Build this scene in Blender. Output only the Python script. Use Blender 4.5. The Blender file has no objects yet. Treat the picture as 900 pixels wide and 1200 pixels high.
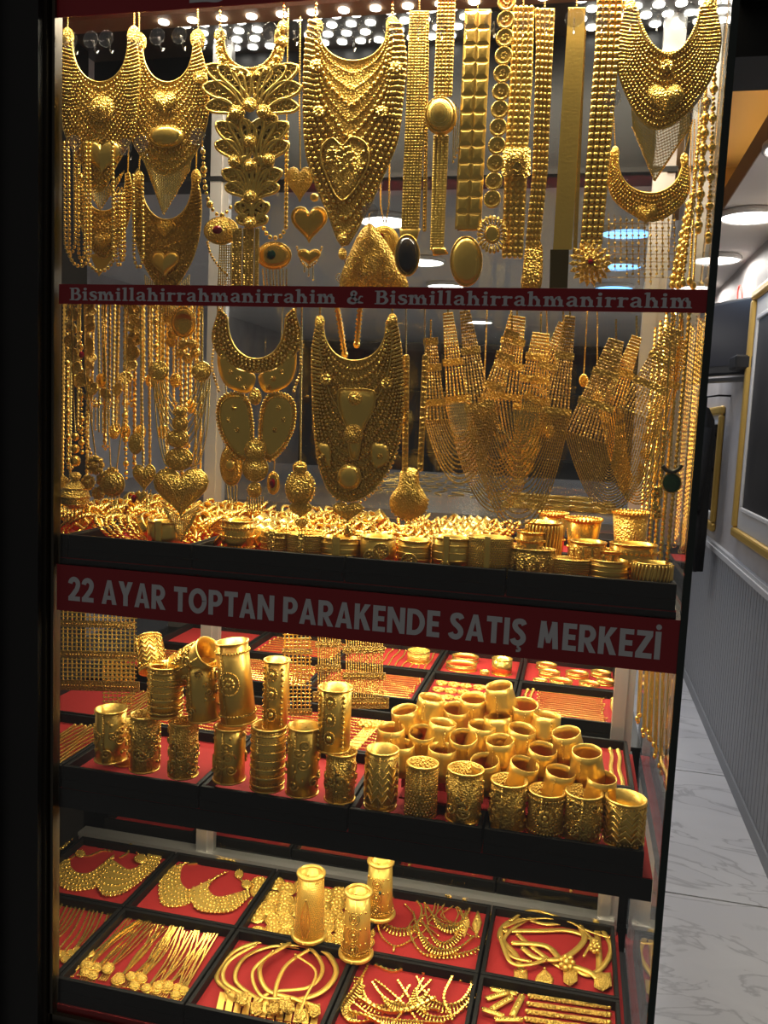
import bpy, math, random
import numpy as np
from mathutils import Matrix, Vector, Euler

random.seed(7)
SC = bpy.context.scene
COL = SC.collection
PI = math.pi

# ------------------------------------------------------------------ camera
CAM = np.array([0.0, -1.25, 1.55])
EUL = (math.radians(83.8933), math.radians(-2.5344), math.radians(13.005))
FPX = 988.92
cd = bpy.data.cameras.new('camera')
cd.sensor_fit = 'AUTO'
cd.sensor_width = 36.0
cd.lens = FPX * 36.0 / 1200.0
cd.clip_start = 0.02
cam = bpy.data.objects.new('camera', cd)
cam.location = CAM
cam.rotation_euler = EUL
COL.objects.link(cam)
SC.camera = cam
ROT = np.array(Euler(EUL, 'XYZ').to_matrix())

# ------------------------------------------------------------------ world, lights, exposure
SC.view_settings.view_transform = 'Standard'
SC.view_settings.look = 'None'
SC.view_settings.exposure = 0.0
SC.view_settings.gamma = 1.0
SC.view_settings.use_curve_mapping = False
wd = bpy.data.worlds.new('night_street')
SC.world = wd
wd.use_nodes = True
bg = wd.node_tree.nodes['Background']
bg.inputs[0].default_value = (1.0, 0.95, 0.90, 1)
bg.inputs[1].default_value = 0.085
SC.cycles.max_bounces = 8
SC.cycles.glossy_bounces = 4
SC.cycles.transparent_max_bounces = 16
SC.cycles.caustics_reflective = False
SC.cycles.caustics_refractive = False
SC.cycles.sample_clamp_indirect = 6.0

def area(name, loc, sx, sy, power, col, rot=(0, 0, 0), spread=180):
    l = bpy.data.lights.new(name, 'AREA')
    l.shape = 'RECTANGLE'; l.size = sx; l.size_y = sy
    l.energy = power; l.color = col; l.spread = math.radians(spread)
    o = bpy.data.objects.new(name, l)
    o.location = loc; o.rotation_euler = rot
    COL.objects.link(o)
    return o
WARM = (1.0, 0.87, 0.64)
# LED strips of the display case: under the canopy behind the top banner, along the hanging rods and under each shelf
area('led_canopy', (-0.34, 0.012, 2.243), 1.0, 0.02, 6.5, (1, .88, .66), (math.radians(14), 0, 0), 150)
area('led_canopy_rear', (-0.34, 0.30, 2.318), 1.0, 0.10, 7.0, (1, .88, .68))
area('led_upper_shelf', (-0.34, 0.16, 1.757), 1.0, 0.02, 5.0, (1, .84, .56), (0, 0, 0), 135)
area('led_middle_front', (-0.34, 0.05, 1.279), 1.0, 0.025, 2.9, WARM, (math.radians(6), 0, 0))
area('led_middle_rear', (-0.34, 0.36, 1.279), 1.0, 0.025, 4.6, WARM)
area('led_rear_counter', (-0.34, 0.84, 1.308), 1.0, 0.04, 9.0, WARM)
area('led_lower_front', (-0.34, 0.03, 0.852), 1.0, 0.025, 3.2, WARM, (math.radians(8), 0, 0))
area('led_lower_rear', (-0.34, 0.33, 0.852), 1.0, 0.025, 2.8, WARM)

# ------------------------------------------------------------------ unprojection helpers (photo 900x1200 -> a real plane)
def _rays(xy):
    xy = np.atleast_2d(np.asarray(xy, float))
    c = np.stack([xy[:, 0] - 450, 600 - xy[:, 1], np.full(len(xy), -FPX)], 1)
    return c @ ROT.T
def PY(xy, Y):
    v = _rays(xy); return CAM + v * ((Y - CAM[1]) / v[:, 1])[:, None]
def PZ(xy, Z):
    v = _rays(xy); return CAM + v * ((Z - CAM[2]) / v[:, 2])[:, None]
def PX(xy, X):
    v = _rays(xy); return CAM + v * ((X - CAM[0]) / v[:, 0])[:, None]
def mpp(Y):            # metres per photo pixel at depth Y
    return (Y - CAM[1]) / FPX

# ------------------------------------------------------------------ mesh builder
def _ball(seg, rings):
    v = [(0, 0, 1)]; f3 = []; f4 = []
    for i in range(1, rings + 1):
        a = PI * i / (rings + 1)
        for j in range(seg):
            b = 2 * PI * j / seg
            v.append((math.sin(a) * math.cos(b), math.sin(a) * math.sin(b), math.cos(a)))
    v.append((0, 0, -1)); n = len(v) - 1
    for j in range(seg):
        k = (j + 1) % seg
        f3.append((0, 1 + j, 1 + k))
        f3.append((n, 1 + (rings - 1) * seg + k, 1 + (rings - 1) * seg + j))
        for i in range(rings - 1):
            a = 1 + i * seg
            f4.append((a + j, a + seg + j, a + seg + k, a + k))
    return np.array(v), np.array(f3), np.array(f4).reshape(-1, 4)
BALLS = {k: _ball(*k) for k in ((5, 2), (6, 2), (8, 4), (12, 7))}

class MB:
    def __init__(s):
        s.V = []; s.F = []; s.n = 0
    def add(s, v, faces):
        v = np.asarray(v, float).reshape(-1, 3)
        for f in faces:
            f = np.asarray(f, int)
            if f.size: s.F.append(f + s.n)
        s.V.append(v); s.n += len(v)
    def balls(s, C, r, scale=(1, 1, 1), q=(6, 2)):
        C = np.atleast_2d(np.asarray(C, float)); n = len(C)
        if n == 0: return s
        v, f3, f4 = BALLS[q]
        r = np.broadcast_to(np.asarray(r, float), (n,))
        V = C[:, None, :] + v[None] * np.asarray(scale, float)[None, None] * r[:, None, None]
        off = (np.arange(n) * len(v))[:, None, None]
        s.add(V.reshape(-1, 3), [(f3[None] + off).reshape(-1, 3), (f4[None] + off).reshape(-1, 4)])
        return s
    def tube(s, pts, r, seg=6, closed=False, ref=(0, 1, 0), caps=True, flat=1.0):
        p = np.asarray(pts, float); n = len(p)
        if n < 2: return s
        if closed: t = np.roll(p, -1, 0) - np.roll(p, 1, 0)
        else: t = np.gradient(p, axis=0)
        t /= np.linalg.norm(t, axis=1)[:, None] + 1e-12
        ref = np.broadcast_to(np.asarray(ref, float), (n, 3))
        N = np.cross(t, ref); ln = np.linalg.norm(N, axis=1)
        bad = ln < 1e-3
        if bad.any():
            N[bad] = np.cross(t[bad], np.array([.577, .577, .577])); ln = np.linalg.norm(N, axis=1)
        N /= ln[:, None]; B = np.cross(t, N)
        r = np.broadcast_to(np.asarray(r, float), (n,))
        a = 2 * PI * np.arange(seg) / seg + PI / seg
        V = p[:, None] + (np.cos(a)[None, :, None] * N[:, None] + flat * np.sin(a)[None, :, None] * B[:, None]) * r[:, None, None]
        m = n if closed else n - 1
        i = np.arange(m)[:, None]; j = np.arange(seg)[None]
        i2 = (i + 1) % n; j2 = (j + 1) % seg
        F = np.stack(np.broadcast_arrays(i * seg + j, i * seg + j2, i2 * seg + j2, i2 * seg + j), -1).reshape(-1, 4)
        fs = [F]
        if caps and not closed:
            fs += [np.arange(seg)[None, ::-1], ((n - 1) * seg + np.arange(seg))[None]]
        s.add(V.reshape(-1, 3), fs)
        return s
    def chain(s, pts, r, pitch=None, seg=4, ref=(0, 1, 0), lo=.5):
        pitch = pitch or r * 2.4
        p = resample(pts, pitch / 2)
        if len(p) < 3: return s.tube(p, r, seg, ref=ref)
        rr = np.where(np.arange(len(p)) % 2 == 0, r, r * lo)
        return s.tube(p, rr, seg, ref=ref)
    def plate(s, poly, nrm, th):
        p = np.asarray(poly, float); n = len(p); nrm = np.asarray(nrm, float)
        # orientation: newell
        q = np.roll(p, -1, 0); area_n = np.cross(p, q).sum(0)
        if area_n @ nrm < 0: p = p[::-1]
        s.add(np.vstack([p + nrm * th, p]), [np.arange(n)[None], np.arange(n, 2 * n)[None, ::-1],
              np.stack([np.arange(n), np.arange(n) + n, (np.arange(n) + 1) % n + n, (np.arange(n) + 1) % n], 1)])
        return s
    def dome(s, poly, nrm, h, rings=3, base=0.0, pw=.5):
        """outline swelling to a domed front"""
        p = np.asarray(poly, float); n = len(p); nrm = np.asarray(nrm, float)
        q = np.roll(p, -1, 0)
        if np.cross(p, q).sum(0) @ nrm < 0: p = p[::-1]
        c = p.mean(0); V = [p]
        if base: V.append(p + nrm * base)
        for k in range(1, rings + 1):
            a = k / (rings + .35)
            V.append(c + (p - c) * (1 - a) + nrm * (base + h * (1 - (1 - a) ** 2) ** pw))
        m = len(V); i = np.arange(n); j = (i + 1) % n
        F = [np.stack([k * n + i, k * n + j, (k + 1) * n + j, (k + 1) * n + i], 1) for k in range(m - 1)]
        s.add(np.vstack(V), F + [((m - 1) * n + i)[None], i[None, ::-1]])
        return s
    def box(s, lo, hi):
        (a, b, c), (d, e, f) = lo, hi
        v = [(a, b, c), (d, b, c), (d, e, c), (a, e, c), (a, b, f), (d, b, f), (d, e, f), (a, e, f)]
        s.add(v, [[(3, 2, 1, 0), (4, 5, 6, 7), (0, 1, 5, 4), (1, 2, 6, 5), (2, 3, 7, 6), (3, 0, 4, 7)]])
        return s
    def lathe(s, prof, seg=28, c=(0, 0, 0), closed=False):
        pr = np.asarray(prof, float); n = len(pr)
        a = 2 * PI * np.arange(seg) / seg
        V = np.stack([pr[:, 0, None] * np.cos(a), pr[:, 0, None] * np.sin(a), np.broadcast_to(pr[:, 1, None], (n, seg))], -1) + np.asarray(c)
        m = n if closed else n - 1
        i = np.arange(m)[:, None]; j = np.arange(seg)[None]; i2 = (i + 1) % n; j2 = (j + 1) % seg
        F = np.stack(np.broadcast_arrays(i * seg + j, i * seg + j2, i2 * seg + j2, i2 * seg + j), -1).reshape(-1, 4)
        s.add(V.reshape(-1, 3), [F]); return s
    def ring(s, c, R, r, nrm=(0, -1, 0), n=20, seg=5):
        nrm = np.asarray(nrm, float); u = np.cross(nrm, (0.3, .2, .93)); u /= np.linalg.norm(u); w = np.cross(nrm, u)
        a = 2 * PI * np.arange(n) / n
        return s.tube(np.asarray(c) + R * (np.cos(a)[:, None] * u + np.sin(a)[:, None] * w), r, seg, True, ref=nrm)
    def mesh(s, name, smooth=True):
        me = bpy.data.meshes.new(name)
        V = np.vstack(s.V)
        me.vertices.add(len(V)); me.vertices.foreach_set('co', V.ravel())
        tot = np.concatenate([np.full(len(f), f.shape[1]) for f in s.F])
        lp = np.concatenate([f.ravel() for f in s.F])
        st = np.concatenate([[0], np.cumsum(tot)[:-1]])
        me.loops.add(len(lp)); me.loops.foreach_set('vertex_index', lp.astype(np.int32))
        me.polygons.add(len(tot)); me.polygons.foreach_set('loop_start', st.astype(np.int32)); me.polygons.foreach_set('loop_total', tot.astype(np.int32))
        me.polygons.foreach_set('use_smooth', np.full(len(tot), bool(smooth)))
        me.update(calc_edges=True); me.validate()
        return me
    def obj(s, name, mat, parent=None, smooth=True, kind=None, loc=None, label=None):
        me = s.mesh(name, smooth); me.materials.append(mat)
        o = bpy.data.objects.new(name, me); COL.objects.link(o)
        if parent is not None: o.parent = parent
        if loc is not None: o.location = loc
        if kind: o['kind'] = kind
        if label: o['label'] = label
        return o

def resample(p, step):
    p = np.asarray(p, float)
    d = np.concatenate([[0], np.cumsum(np.linalg.norm(np.diff(p, axis=0), axis=1))])
    n = max(2, int(round(d[-1] / step)) + 1)
    t = np.linspace(0, d[-1], n)
    return np.stack([np.interp(t, d, p[:, k]) for k in range(p.shape[1])], 1)
def spline(p, n=8, closed=False):
    p = np.asarray(p, float)
    q = np.vstack([p[-1:], p, p[:2]]) if closed else np.vstack([2 * p[:1] - p[1:2], p, 2 * p[-1:] - p[-2:-1]])
    out = []
    t = np.linspace(0, 1, n, endpoint=False)[:, None]
    for i in range(1, len(q) - 2):
        a, b, c, d = q[i - 1], q[i], q[i + 1], q[i + 2]
        out.append(.5 * (2 * b + (c - a) * t + (2 * a - 5 * b + 4 * c - d) * t * t + (3 * b - a - 3 * c + d) * t ** 3))
    if not closed: out.append(q[-2][None])
    return np.vstack(out)
def ell(cx, cy, rx, ry=None, n=20, a0=0):
    ry = rx if ry is None else ry
    a = a0 + 2 * PI * np.arange(n) / n
    return np.stack([cx + rx * np.cos(a), cy + ry * np.sin(a)], 1)
def heart(cx, cy, w, h, n=28):
    t = 2 * PI * np.arange(n) / n
    x = 16 * np.sin(t) ** 3; y = 13 * np.cos(t) - 5 * np.cos(2 * t) - 2 * np.cos(3 * t) - np.cos(4 * t)
    return np.stack([cx + x / 32 * w, cy - (y + 2.5) / 29 * h], 1)
def tear(cx, cy, w, h, n=22, up=True):
    t = 2 * PI * np.arange(n) / n
    x = np.sin(t) * np.sin(t / 2) ; y = np.cos(t)
    return np.stack([cx + x * w * .65, cy + (-y if up else y) * h / 2], 1)
def hangU(a, b, sag, n=24):
    t = np.linspace(0, 1, n)
    a = np.asarray(a, float); b = np.asarray(b, float)
    p = a + (b - a) * t[:, None]
    p[:, 1] += sag * (1 - (2 * t - 1) ** 2) ** .8
    return p

# ------------------------------------------------------------------ object helpers
def tag(o, label, cat, group=None):
    o['label'] = label; o['category'] = cat
    if group: o['group'] = group
    return o
def empty(name, loc, label, cat, group=None, rz=0):
    o = bpy.data.objects.new(name, None); COL.objects.link(o)
    o.empty_display_size = .02
    o.location = loc; o.rotation_euler = (0, 0, rz)
    return tag(o, label, cat, group)
def struct(o):
    o['kind'] = 'structure'; return o
def dup(o, parent=None):
    c = o.copy(); COL.objects.link(c); c.parent = parent
    for ch in list(o.children): dup(ch, c)
    return c

class Hang:
    """a thing in an upright plane Y = const (facing the glass)"""
    nrm = np.array([0, -1.0, 0])
    def __init__(s, name, label, cat, px, py, Y, group=None):
        s.Y = Y; s.o = PY([(px, py)], Y)[0]
        s.root = empty(name, s.o, label, cat, group); s.k = mpp(Y)
    def pts(s, xy, l=0.0): return PY(xy, s.Y) - s.o + s.nrm * l
class Lay:
    """a thing lying in a level plane Z = const"""
    nrm = np.array([0, 0, 1.0])
    def __init__(s, name, label, cat, px, py, Z, group=None):
        s.Z = Z; s.o = PZ([(px, py)], Z)[0]
        s.root = empty(name, s.o, label, cat, group); s.k = mpp(s.o[1])
    def pts(s, xy, l=0.0): return PZ(xy, s.Z) - s.o + s.nrm * l

# ------------------------------------------------------------------ materials
def mat(name, col, rough=.5, metal=0.0, emit=None, es=0, spec=None):
    m = bpy.data.materials.new(name); m.use_nodes = True
    b = m.node_tree.nodes['Principled BSDF']
    b.inputs['Base Color'].default_value = (*col, 1)
    b.inputs['Roughness'].default_value = rough
    b.inputs['Metallic'].default_value = metal
    if spec is not None: b.inputs['Specular IOR Level'].default_value = spec
    if emit:
        b.inputs['Emission Color'].default_value = (*emit, 1); b.inputs['Emission Strength'].default_value = es
    return m
def nodes(m): return m.node_tree.nodes, m.node_tree.links, m.node_tree.nodes['Principled BSDF']
def bump(m, kind='noise', scale=300, strength=.4, dist=.001, colvar=None, detail=2):
    N, L, b = nodes(m)
    tc = N.new('ShaderNodeTexCoord')
    t = N.new('ShaderNodeTexVoronoi' if kind == 'voronoi' else 'ShaderNodeTexNoise')
    t.inputs['Scale'].default_value = scale
    if kind == 'noise': t.inputs['Detail'].default_value = detail
    L.new(tc.outputs['Object'], t.inputs['Vector'])
    bp = N.new('ShaderNodeBump'); bp.inputs['Strength'].default_value = strength; bp.inputs['Distance'].default_value = dist
    out = t.outputs['Distance'] if kind == 'voronoi' else t.outputs['Fac']
    L.new(out, bp.inputs['Height']); L.new(bp.outputs['Normal'], b.inputs['Normal'])
    if colvar:
        r = N.new('ShaderNodeValToRGB'); r.color_ramp.elements[0].color = (*colvar[0], 1); r.color_ramp.elements[1].color = (*colvar[1], 1)
        r.color_ramp.elements[0].position = .3; r.color_ramp.elements[1].position = .7
        L.new(out, r.inputs['Fac']); L.new(r.outputs['Color'], b.inputs['Base Color'])
    return m
G = {}
GC = (.98, .63, .13)
G['fil'] = bump(mat('gold_filigree', GC, .36, .78), 'voronoi', 330, 1.0, .0032)
G['fine'] = bump(mat('gold_fine_mesh', (.98, .64, .14), .38, .75), 'voronoi', 900, .8, .0008)
G['bead'] = mat('gold_bead', (1.0, .66, .15), .26, .86)
G['sm'] = bump(mat('gold_smooth', (1.0, .66, .15), .28, .86), 'noise', 60, .08, .002)
G['br'] = bump(mat('gold_brushed', (.96, .63, .14), .34, .82), 'noise', 260, .2, .001)
G['or'] = mat('gold_reddish', (1.0, .58, .11), .26, .84)
G['old'] = bump(mat('gold_antique', (.80, .51, .11), .38, .8), 'voronoi', 300, 1.0, .003)
G['pale'] = bump(mat('gold_pale', (.96, .63, .13), .34, .68), 'noise', 420, .35, .001)
RUBY = mat('ruby_stone', (.35, .004, .012), .08, 0, spec=.8)
EMER = mat('green_stone', (.004, .05, .025), .1, 0, spec=.8)
ONYX = bump(mat('dark_brown_stone', (.035, .026, .018), .1, 0, spec=.8), 'noise', 40, .05, .001)
GREEN = bump(mat('green_enamel', (.03, .10, .03), .3, .3), 'voronoi', 300, .5, .001)
BLACK = mat('black_lacquer', (.005, .005, .005), .35, 0, spec=.25)
BLACKM = bump(mat('black_metal', (.012, .012, .012), .38, .3), 'noise', 30, .05, .002)
TRAYB = bump(mat('black_leatherette', (.007, .0065, .006), .55, spec=.22), 'noise', 900, .25, .0005)
RED = bump(mat('red_velvet', (.34, .011, .010), .85), 'noise', 500, .3, .0006, ((.29, .008, .008), (.40, .014, .012)))
SIGNR = mat('sign_red', (.30, .006, .012), .38)
SIGNG = mat('sign_grey', (.62, .62, .63), .5)
ALU = bump(mat('brushed_aluminium', (.62, .60, .57), .36, .75), 'noise', 200, .05, .001)
DARKFR = mat('dark_bronze_channel', (.10, .085, .065), .3, .8)
def glassmat(name, tint, base=.035):
    m = bpy.data.materials.new(name); m.use_nodes = True
    N = m.node_tree.nodes; L = m.node_tree.links; N.clear()
    o = N.new('ShaderNodeOutputMaterial'); mx = N.new('ShaderNodeMixShader')
    tr = N.new('ShaderNodeBsdfTransparent'); tr.inputs[0].default_value = (*tint, 1)
    gl = N.new('ShaderNodeBsdfGlossy'); gl.inputs['Roughness'].default_value = .02
    lw = N.new('ShaderNodeLayerWeight'); lw.inputs[0].default_value = .5
    pw = N.new('ShaderNodeMath'); pw.operation = 'POWER'; pw.inputs[1].default_value = 5
    ma = N.new('ShaderNodeMath'); ma.operation = 'MULTIPLY_ADD'; ma.inputs[1].default_value = 1 - base; ma.inputs[2].default_value = base
    L.new(lw.outputs['Facing'], pw.inputs[0]); L.new(pw.outputs[0], ma.inputs[0]); L.new(ma.outputs[0], mx.inputs[0])
    L.new(tr.outputs[0], mx.inputs[1]); L.new(gl.outputs[0], mx.inputs[2]); L.new(mx.outputs[0], o.inputs[0])
    return m
GLASS = glassmat('clear_glass', (.975, .985, .978))
CUPM = glassmat('clear_plastic', (.90, .90, .90), .16)
GEDGE = mat('glass_edge_green', (.012, .022, .018), .12)
WHITEL = mat('white_lamp', (.9, .9, .9), .4, 0, (1, .95, .88), 9.0)
BLUEL = mat('blue_white_lamp', (.5, .6, .9), .4, 0, (.16, .46, 1.0), 3.2)
LEDD = mat('led_disc', (.9, .9, .9), .4, 0, (1, .95, .86), 10.0)
AMBER = mat('amber_led', (.9, .6, .2), .4, 0, (1, .58, .14), 7.0)

# ------------------------------------------------------------------ the setting
WALLM = bump(mat('grey_marbled_wall', (.5, .47, .46), .55), 'noise', 5, .1, .004, ((.40, .37, .36), (.52, .49, .48)), 6)
WAINS = mat('grey_wainscot_paint', (.30, .31, .33), .5)
RAILM = mat('chair_rail_paint', (.55, .55, .56), .45)
CEILM = mat('white_ceiling_paint', (.70, .66, .62), .7)
STONE = bump(mat('grey_rough_stone', (.10, .10, .11), .8), 'noise', 14, .8, .02, ((.22, .22, .24), (.42, .42, .45)), 8)
DARKW = bump(mat('dark_panel', (.05, .045, .042), .6), 'noise', 4, .1, .002, ((.035, .03, .03), (.07, .06, .055)))
# marble floor tiles
MARB = mat('white_marble_tile', (.6, .6, .6), .22)
N, L, b = nodes(MARB)
tc = N.new('ShaderNodeTexCoord'); n1 = N.new('ShaderNodeTexNoise'); n1.inputs['Scale'].default_value = 2.6; n1.inputs['Detail'].default_value = 9; n1.inputs['Distortion'].default_value = 1.4
mp = N.new('ShaderNodeMapping'); mp.inputs['Rotation'].default_value = (0, 0, .5); mp.inputs['Scale'].default_value = (.7, 1.7, 1)
L.new(tc.outputs['Object'], mp.inputs[0]); L.new(mp.outputs[0], n1.inputs['Vector'])
rp = N.new('ShaderNodeValToRGB'); e = rp.color_ramp.elements
e[0].position = .36; e[0].color = (.76, .76, .79, 1); e[1].position = .66; e[1].color = (.70, .70, .74, 1)
x = e.new(.485); x.color = (.73, .73, .76, 1); x = e.new(.505); x.color = (.52, .52, .55, 1); x = e.new(.53); x.color = (.71, .71, .74, 1)
L.new(n1.outputs['Fac'], rp.inputs['Fac']); L.new(rp.outputs['Color'], b.inputs['Base Color'])

WX = 0.775      # corridor wall
CZ = 2.45       # ceiling
fl = struct(MB().box((-3.2, -.2, -.05), (WX, 8.2, -.004)).obj('floor', mat('tile_grout', (.10, .10, .10), .9), smooth=False))
for i in range(3):
    for j in range(8):
        x0 = .215 - 1.12 * i - .56; y0 = -.2 + j * 1.12 - .40
        x1 = min(x0 + 1.113, WX)
        MB().box((x0, max(y0, -.2), -.004), (x1, y0 + 1.112, .0)).obj('tile', MARB, fl, False)
wr = struct(MB().box((WX, .12, 0), (WX + .12, 8.2, 2.75)).obj('wall_right', WALLM, smooth=False))
y = 0.3; me = None
while y < 6.2:
    if me is None:
        ob = MB().box((WX - .012, 0, .06), (WX, .052, .93)).obj('slat', WAINS, wr, False); me = ob.data
    else:
        ob = bpy.data.objects.new('slat', me); COL.objects.link(ob); ob.parent = wr
    ob.location = (0, y, 0); y += .0585
MB().box((WX - .006, .3, .0), (WX, 6.2, .935)).obj('backing', WAINS, wr, False)
MB().box((WX - .02, .3, .0), (WX, 6.2, .06)).obj('skirting', WAINS, wr, False)
m = MB(); m.box((WX - .028, .3, .93), (WX, 6.2, .955)); m.box((WX - .02, .3, .955), (WX, 6.2, .972)); m.obj('chair_rail', RAILM, wr, False)
struct(MB().box((-3.3, 8.2, 0), (WX + .12, 8.3, 2.75)).obj('wall_back', DARKW, smooth=False))
struct(MB().box((-3.3, .6, 0), (-3.2, 8.2, 2.75)).obj('wall_left', WALLM, smooth=False))
# ceiling with the recessed warm cove beside the case
RX0, RX1, RY0, RY1 = .22, .50, .25, 2.6
m = MB()
m.box((-3.2, .6, CZ), (RX0, 8.2, CZ + .08)); m.box((RX1, .12, CZ), (WX, 8.2, CZ + .08)); m.box((RX0, RY1, CZ), (RX1, 8.2, CZ + .08)); m.box((RX0, .12, CZ), (RX1, RY0, CZ + .08))
cl = struct(m.obj('ceiling', CEILM, smooth=False))
m = MB(); m.box((RX0 - .12, RY0 - .12, CZ + .24), (RX1 + .14, RY1 + .12, CZ + .28)); m.obj('cove_lid', mat('cream_cove_paint', (.72, .60, .42), .7), cl, False)
m = MB(); m.box((RX1 + .12, RY0, CZ + .08), (RX1 + .14, RY1, CZ + .24)); m.box((RX0 - .12, RY0, CZ + .08), (RX0 - .10, RY1, CZ + .24)); m.box((RX0 - .1, RY1 + .1, CZ + .08), (RX1 + .12, RY1 + .12, CZ + .24)); m.box((RX0 - .1, RY0 - .12, CZ + .08), (RX1 + .12, RY0 - .1, CZ + .24))
m.obj('cove_side', mat('cream_cove_side', (.6, .45, .28), .6), cl, False)
m = MB(); m.box((RX1 - .004, RY0, CZ - .001), (RX1, RY1, CZ + .084)); m.box((RX0, RY0, CZ - .001), (RX0 + .004, RY1, CZ + .084)); m.box((RX0 + .004, RY1 - .004, CZ - .001), (RX1 - .004, RY1, CZ + .084))
m.obj('cove_edge', mat('brown_cove_edge', (.30, .20, .12), .6), cl, False)
MB().box((RX1 + .05, RY0 + .02, CZ + .083), (RX1 + .062, RY1 - .02, CZ + .09)).obj('cove_strip', AMBER, cl, False)

def ceiling_light(x, y, lampm, label, grp, r=.115, power=None, col=(1, .95, .88)):
    t = empty('ceiling_light', (x, y, CZ), label, 'ceiling light', grp)
    MB().lathe([(r, 0), (r + .008, -.004), (r + .008, -.022), (r, -.026), (r - .004, -.02)], 40).obj('trim_ring', mat('lamp_trim', (.8, .78, .75), .4), t)
    MB().lathe([(r - .003, -.02), (r * .6, -.021), (.001, -.021)], 40).obj('diffuser', lampm, t)
    if power:
        l = bpy.data.lights.new('ceiling_lamp', 'AREA'); l.shape = 'DISK'; l.size = r * 2; l.energy = power; l.color = col
        o = bpy.data.objects.new('ceiling_lamp', l); o.location = (0, 0, -.03); o.parent = t; COL.objects.link(o)
CL = 'round ceiling lights over the corridor by the wainscot wall'
for y in (1.62, 2.48, 3.36, 4.22, 5.08): ceiling_light(.61, y, WHITEL, 'round white ceiling light over the corridor along the wainscot wall', CL, power=4.0)
for y in (2.76, 3.54, 4.25): ceiling_light(.148, y, BLUEL, 'round bluish ceiling light in the row behind the display case', 'bluish ceiling lights', power=1.2, col=(.5, .7, 1))
for y in (2.5, 3.43, 4.23, 6.08): ceiling_light(-.90, y, WHITEL, 'round white ceiling light deep in the shop behind the case', 'white ceiling lights inside the shop', power=2.5)

# facade: stone edge, black post, black header
struct(MB().box((-1.5, -.06, 0), (-.937, .14, 3.2)).obj('wall_front', STONE, smooth=False))
m = MB(); m.box((.17, .02, 2.06), (1.4, .14, 3.2)); m.box((.17, -.03, 2.13), (1.4, .02, 3.2)); m.box((.17, -.05, 2.22), (1.4, -.03, 3.2))
struct(m.obj('trim_1', BLACK, smooth=False))
# ------------------------------------------------------------------ display case
GX0, GX1 = -.838, .158
case = empty('display_case', (-.34, .25, 0), 'tall glass jewellery display case with black frame and lit shelves', 'display case')
CO = np.array([-.34, .25, 0])
def cpart(name, boxes, m, smooth=False, kind=None):
    b = MB()
    for lo, hi in boxes: b.box(np.array(lo) - CO, np.array(hi) - CO)
    return b.obj(name, m, case, smooth, kind)
cpart('frame_post', [((-.937, -.035, 0), (-.856, .016, 3.2))], BLACKM)
cpart('post_channel', [((-.856, -.022, .44), (-.850, .004, 2.4)), ((-.845, -.016, .44), (-.840, .004, 2.4)), ((-.850, -.008, .44), (-.845, .004, 2.4))], DARKFR)
cpart('plinth', [((-.856, -.03, 0), (.166, .5, .462))], BLACK)
cpart('sill', [((-.850, -.016, .462), (.166, .03, .470)), ((-.850, -.016, .470), (.166, -.008, .482))], DARKFR)
cpart('bottom_shelf', [((-1.12, -.002, .470), (.150, .52, .492))], mat('red_cloth_board', (.45, .02, .02), .8))
s2 = cpart('middle_shelf', [((-1.12, .002, .858), (.150, .52, .892))], BLACK)
cpart('shelf_cloth', [((-1.12, .004, .892), (.150, .50, .8935))], RED)
cpart('upper_shelf', [((-1.12, .002, 1.285), (.152, .52, 1.297))], BLACK)
cpart('shelf_cloth', [((-1.12, .004, 1.297), (.152, .50, 1.2985))], RED)
cpart('side_board', [((-1.14, .06, .47), (-1.12, .52, 2.34))], mat('matte_black_board', (.012, .011, .010), .95, spec=.1))
cpart('glass_front', [((GX0 - .004, -.0085, .474), (GX1, -.0035, 2.34))], GLASS)
cpart('glass_side', [((GX1, -.0035, .474), (GX1 + .006, .50, 2.34))], GLASS)
cpart('glass_edge', [((GX1 - .001, -.012, .474), (GX1 + .009, -.0036, 2.34))], GEDGE)
for x in (-.80, .118):
    cpart('back_post', [((x - .013, .502, .492), (x + .013, .528, 2.34)), ((x + .013, .506, .492), (x + .028, .524, 2.34))], ALU)
for z0, z1 in ((.492, .528), (.856, .892), (1.262, 1.297)):
    cpart('back_rail', [((-1.12, .50, z0), (.14, .53, z1)), ((-1.12, .496, z1 - .008), (.14, .50, z1))], ALU if z0 < .6 else BLACK)
cpart('back_pane', [((-.775, .512, .528), (.105, .516, .856))], GLASS)
cpart('back_pane', [((-.775, .512, .892), (.105, .516, 1.262))], GLASS)
cpart('back_pane', [((-.775, .512, 1.297), (.105, .516, 2.05))], GLASS)
cpart('back_header', [((-1.14, .575, 2.05), (.15, .60, 2.36)), ((-1.14, .50, 2.05), (.15, .575, 2.06))], BLACKM)
# canopy with rows of LED discs
cpart('canopy', [((-1.14, -.03, 2.34), (.166, .60, 2.37))], mat('canopy_grey', (.09, .085, .08), .5))
cpart('canopy_fascia', [((-.94, -.035, 2.37), (.166, .0, 3.2))], BLACK)
cpart('canopy_beam', [((-1.12, .345, 2.322), (.15, .40, 2.34))], mat('tan_beam', (.42, .27, .15), .6))
cpart('canopy_beam', [((-1.12, .20, 2.326), (.15, .24, 2.34))], mat('grey_beam', (.3, .28, .26), .5))
LD = MB().lathe([(.0105, 0), (.0105, -.003), (.0085, -.004), (.0001, -.0045)], 14).mesh('led_disc'); LD.materials.append(LEDD)
def led(x, y, z=2.34):
    o = bpy.data.objects.new('led_disc', LD); COL.objects.link(o); o.parent = case; o.location = np.array((x, y, z)) - CO
for i in range(17): led(-.86 + i * .062, .372, 2.322); led(-.83 + i * .062, .275)
for x0 in (-.84, -.60, -.41, -.05, .07):
    for i in range(4):
        for j in range(4): led(x0 + i * .040 + (j % 2) * .020, .428 + j * .038)
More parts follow.
